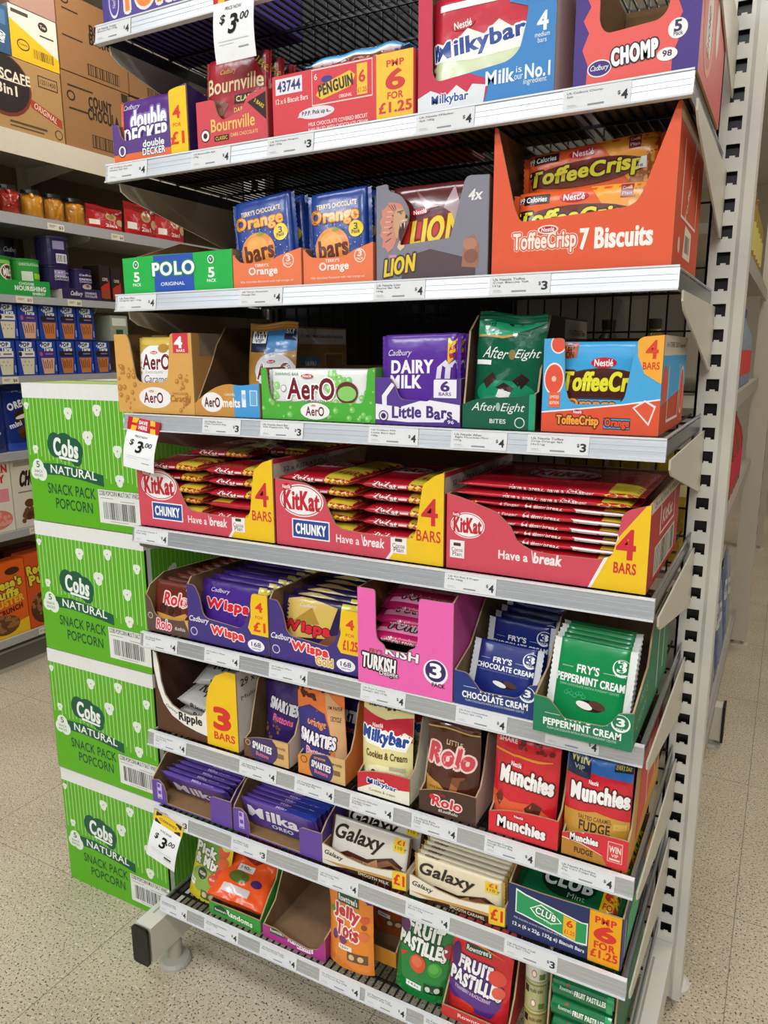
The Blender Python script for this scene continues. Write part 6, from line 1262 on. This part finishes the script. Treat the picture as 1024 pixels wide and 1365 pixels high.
lbox('coffee_box', 'second black and red coffee box, half behind the mint box', 'coffee box', 1.54, 1.60, zt, .15, '241a18', sx(1), D=.1, x=-.03)
# pastry boxes
def pastry(kind):
    lab, pc, dr = {0: ('e6e2d8', 'd8d0b4', '8a8464'), 1: ('5a2a7c', 'dba88c', '5a3420'), 2: ('2c1a20', 'c8783c', '4a2414')}[kind]
    g = [P('e4e8f2', (.14, .86), (.3, .97), (.8, .96), (.78, .82), (.3, .78)), T('16264c', 'POP', .45, .89, .44, .1, b=4), T('f0f2f8', 'Tarts', .58, .76, .5, .1, b=4, ol=[('16264c', 4)]), R(lab, .12, .54, .9, .70), E('2a1a1a' if kind != 1 else 'b0508a', .18, .62, .08, .07), R('8a7aa0' if kind else '6a6a60', .4, .6, .82, .64),
         P(pc, (.16, .5), (.88, .5), (.80, .04), (.26, .04))]
    for i in range(5): g.append(P(dr, (.22+.12*i, .46-.05*(i % 2)), (.26+.12*i, .46-.05*(i % 2)), (.34+.1*i, .2), (.31+.1*i, .18)) if kind else E(dr, .28+.1*i, .3+.1*(i % 2), .03, .02))
    g.append(R('8aa4d8', .9, .1, .97, .3))
    return g
bxs = {}
kn = {0: 'cookies and cream', 1: 'purple banded', 2: 'brown sugar'}
for r_, z, ks, y0, dy in [('lower', 1.18, [0, 0, 1, 2, 2, 2], .932, .0945), ('upper', 1.3205, [0, 1, 2, 2, 2], .955, .0935)]:
    for i, k in enumerate(ks):
        y = y0+i*dy
        lb = 'blue toaster pastry box, %s in the %s row from the left, %s kind' % (ORD[i], r_, kn[k])
        loc = (LX-.02, y, z+.0008)
        if k not in bxs: bxs[k] = carton('pastry_box', lb, 'pastry box', loc, .088, .06, .136, '20409a', pastry(k), rot=Q90, parts=True, flap='20409a')
        else: dup(bxs[k], loc, label=lb)
lbox('pastry_carton', 'pale green and white box at the right end of the pastry row', 'pastry box', 1.50, 1.60, 1.32, .11, '9aa08c', [R('2a4a30', .3, .2, .7, .45), R('e0e4d8', .1, .6, .9, .9)], D=.2)
# cookie bags, cereal, puffs
og2 = [T('eef0f6', 'OREO', .45, .70, .7, .1, b=4, rot=14, ol=[('1a2a6a', 4)]), E('3a2018', .55, .56, .3, .06, rot=14), E('4a2818', .6, .48, .3, .05, rot=14), E('e8e0d8', .58, .52, .28, .03, rot=14), T('d8d8e4', 'mini', .3, .4, .4, .07, b=3, rot=14), E('5a3424', .6, .32, .3, .06, rot=14), E('4a2818', .62, .24, .3, .05, rot=14), R('2c4ca8', 0, 0, 1, .12)]
og3 = [T('eef0f6', 'OREO', .5, .8, .5, .06, b=3), T('d8dcf0', 'cookies', .5, .3, .4, .05, b=1)]
sidepouch(.84, .885, .125, .26, .05, '182a72', og3, 'plain navy cookie bag at the left picture edge', 'cookie bag', seed=61)
sidepouch(.965, .885, .12, .26, .05, '1a2c78', og2, 'navy cookie bag with brown biscuits left of the popcorn cartons', 'cookie bag', seed=62)
cg1 = [T('d0342c', 'FRANKEN', .35, .88, 1.1, .1, b=4), T('d0342c', 'BERRY', .4, .74, .8, .1, b=4), R('e8909c', .1, .42, .9, .6), E('e07a6c', .45, .18, .5, .14), dots('e8a08c', .45, .18, .4, .1, 30, 4, .07)]
lbox('cereal_box', 'cream cereal box with red lettering and pink cereal bowl', 'cereal box', .79, .938, .575, .285, 'e6dfcc', cg1, D=.08, x=-.015, flap='e6dfcc')
cg2 = [T('2c1c14', 'CHOC', .72, .70, .8, .2, b=4, sh=.2), E('6a3c24', .6, .34, .2, .06), E('5a301c', .55, .18, .26, .08), dots('7a4a2c', .55, .16, .3, .08, 20, 5, .1), R('a8a090', .1, .88, .9, .94), R('8a8478', .2, .5, .8, .52)]
lbox('cereal_box', 'cream cereal box with dark lettering beside the popcorn cartons', 'cereal box', .941, 1.06, .575, .285, 'e0d8c6', cg2, D=.08, x=-.015, flap='e0d8c6')
pg1 = [T('f0d83c', "Reese's", .42, .72, .9, .12, b=4, rot=4, ol=[('5a2414', 4)]), T('f0d83c', 'Puffs', .42, .59, .7, .11, b=4, rot=4, ol=[('5a2414', 4)]), T('f2b82c', 'CLUSTER', .4, .47, 1.0, .09, b=4, rot=6), T('4a1c14', 'CRUNCH', .52, .36, .66, .07, b=3, rot=8), P('f0c020', (0, 0), (1, 0), (1, .2), (0, .1)), E('6a4020', .36, .17, .38, .13), dots('9a6a3c', .36, .2, .3, .08, 30, 4, .07), E('4a2414', .66, .88, .2, .05)]
lbox('cereal_box', 'orange cluster crunch cereal box at the left picture edge', 'cereal box', .79, .955, .145, .305, 'e8641c', pg1, D=.08, x=-.015, flap='e8641c')
pg2 = [T('f0d83c', "Reese's", .5, .80, .9, .12, b=4, rot=4, ol=[('5a2414', 4)]), T('f0d83c', 'Puffs', .5, .66, .8, .12, b=4, rot=4, ol=[('5a2414', 4)]), E('5a3018', .5, .25, .44, .22), dots('9a6a3c', .5, .3, .34, .12, 34, 6, .07)]
lbox('cereal_box', 'orange puff cereal box half hidden behind the popcorn cartons', 'cereal box', .958, 1.11, .145, .315, 'd8541c', pg2, D=.08, x=-.015, flap='d8541c')
for i in range(2):
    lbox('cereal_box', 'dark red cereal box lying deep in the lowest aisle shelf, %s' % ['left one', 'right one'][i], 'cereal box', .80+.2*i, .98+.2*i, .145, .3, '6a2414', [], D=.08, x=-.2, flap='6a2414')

# ================================================================== the run of shelving behind the end bay
rt = thing('aisle_run_frame', 'cream posts and dark spine of the long grocery shelving behind the end bay', 'shelving frame', (0, 0, 0))
q = MB(); q.box(.33, .35, .56, 4.6, .0, 2.2, M('4a4640', 'paint')); q.build('spine_panel', rt)
q = MB(); q.box(.35, .86, .62, 2.48, 0, .13, M('b9b2a2', 'paint')); q.build('kick_plate', rt)
for y, h in [(2.50, 2.3), (4.35, 2.3)]:
    q = MB(); q.box(.885, .955, y, y+.07, .03, h, M('c4bba8', 'paint'))
    for k in range(20): q.box(.9549, .9556, y+.022, y+.048, .5+.08*k, .54+.08*k, BLK)
    o = q.build('post', rt)
    f = MB(); f.lathe([(.045, 0), (.045, .008), (.02, .014), (.02, .035)], M('c8c0b0', 'plastic'), cx=.92, cy=y+.035); f.build('foot', o)
q = MB(); q.box(.78, .93, 1.52, 1.57, .03, .145, M('d4cdbd', 'paint')); o = q.build('base_leg', rt)
q = MB(); q.box(.93, .938, 1.515, 1.575, .026, .15, BLK); q.build('end_cap', o)
q = MB(); q.lathe([(.034, 0), (.034, .006), (.012, .014), (.012, .03)], M('b9b5aa', 'plastic'), cx=.90, cy=1.545); q.build('foot', o)
for k, (z, w_) in enumerate([(1.16, 'shelf of water bottles glimpsed right of the white post'), (.83, 'shelf of sauce bottles glimpsed right of the white post'), (.17, 'lowest shelf of blue packs glimpsed right of the white post'), (1.50, 'upper shelf of the run behind the white post')]):
    t = thing('run_shelf', w_, 'shelf', (0, 0, z))
    q = MB(); q.box(.352, .9, .62, 2.48, -.02, -.001, M('b4aea0', 'paint')); q.build('shelf_board', t)
    q = MB(); q.box(.9, .907, .62, 2.48, -.04, .002, M('a9a49a', 'paint')); q.build('front_edge', t)
def bottle(y, z, x, r, H, col, cap, label, cat='bottle', lab=None):
    t = thing('bottle', label, cat, (x, y, z+.0008), Q90)
    b = MB(); b.lathe([(r*.9, 0), (r, .008), (r, H*.55), (r*.85, H*.68), (r*.4, H*.84), (r*.36, H*.9)], M(col, 'gloss'), n=20); b.build('bottle_body', t, smooth=True)
    c = MB(); c.lathe([(r*.42, H*.89), (r*.44, H*.99), (r*.4, H), (0, H)], M(cap, 'plastic'), n=16); c.build('cap', t)
    l = MB(); f = lambda u, v, d: ((r+.0008)*math.sin(u), -(r+.0008)*math.cos(u), v)
    l.grid(lambda a, b_: f(-1.5+3*a, H*(.15+.3*b_), 0), 12, 2, M(lab or 'd8d0c8', 'paper')); l.build('label_band', t)
for i in range(8):
    bottle(1.15+.105*i, .83, .855, .042, .265, ['a83a2c', '9c3428'][i % 2], 'd8d4cc', 'red sauce bottle right of the white post, %s from the front' % ORD[i], 'sauce bottle', 'c83a4c')
for i in range(8):
    bottle(1.10+.11*i, 1.16, .858, .04, .24, '8a98a8', '5a6a8a', 'clear water bottle with red band right of the white post, %s from the front' % ORD[i], 'water bottle', 'c84a44')
    bottle(1.10+.12*i, 1.50, .858, .04, .25, 'a8883c', '8a6a2c', 'amber bottle high right of the white post, %s from the front' % ORD[i], 'oil bottle', 'c8b86a')
for i in range(7):
    pouch('blue and white bag on the lowest run shelf, %s from the front' % ORD[i], (.868, 1.08+.17*i, .1712), .15, .34+.05*(i % 2), .06, ['5a7aa8', '3a5a98', '8a9ab0', '2c4c94', '6a84b0', '3a5a98', '8a9ab0'][i], [R('d8dce4', .2, .5, .8, .7), T('2a3c6a', 'pasta', .5, .6, .5, .1, b=1)], rot=Q90, seed=70+i, cat='grocery bag', name='grocery_bag')
pouch('orange and yellow noodle pouch jutting out right of the white post', (.888, .86, .832), .14, .19, .05, 'e0862c', [E('e8c890', .5, .5, .4, .24), E('b8843c', .5, .5, .25, .14), R('d8b41c', 0, 0, 1, .2)], rot=(0, 0, PI/2), seed=80, cat='noodle bag', name='noodle_bag')
pouch('yellow and green snack bag low down right of the white post', (.89, .90, .1712), .14, .22, .06, 'e0c02c', [E('4a8a4c', .5, .4, .34, .2), E('d87a2c', .5, .2, .3, .1)], rot=(0, 0, PI/2), seed=81, cat='snack bag', name='snack_bag')
for i, (x, z, c, n) in enumerate([(.70, .83, '8a7418', 'mustard'), (.79, .83, 'b09424', 'bright'), (.60, .83, '7a6818', 'dull')]):
    pouch('%s yellow bag seen through the mesh behind the wafer trays' % n, (x, .66+.01*i, z+.001), .085, .24, .05, c, [R('8a6a1c', .2, .3, .8, .5), R('e8dca0', .2, .6, .8, .7)], seed=84+i, cat='snack bag', name='snack_bag')
for i, (x, c, l) in enumerate([(.60, '4a1c28', 'maroon'), (.68, '5a5046', 'tan'), (.77, '8a7624', 'ochre')]):
    bottle(.68, 1.1608, x, .035, .17, c, '3a3430', '%s jar seen dimly through the mesh above the grapefruit tray' % l, 'jar', '9a948a')
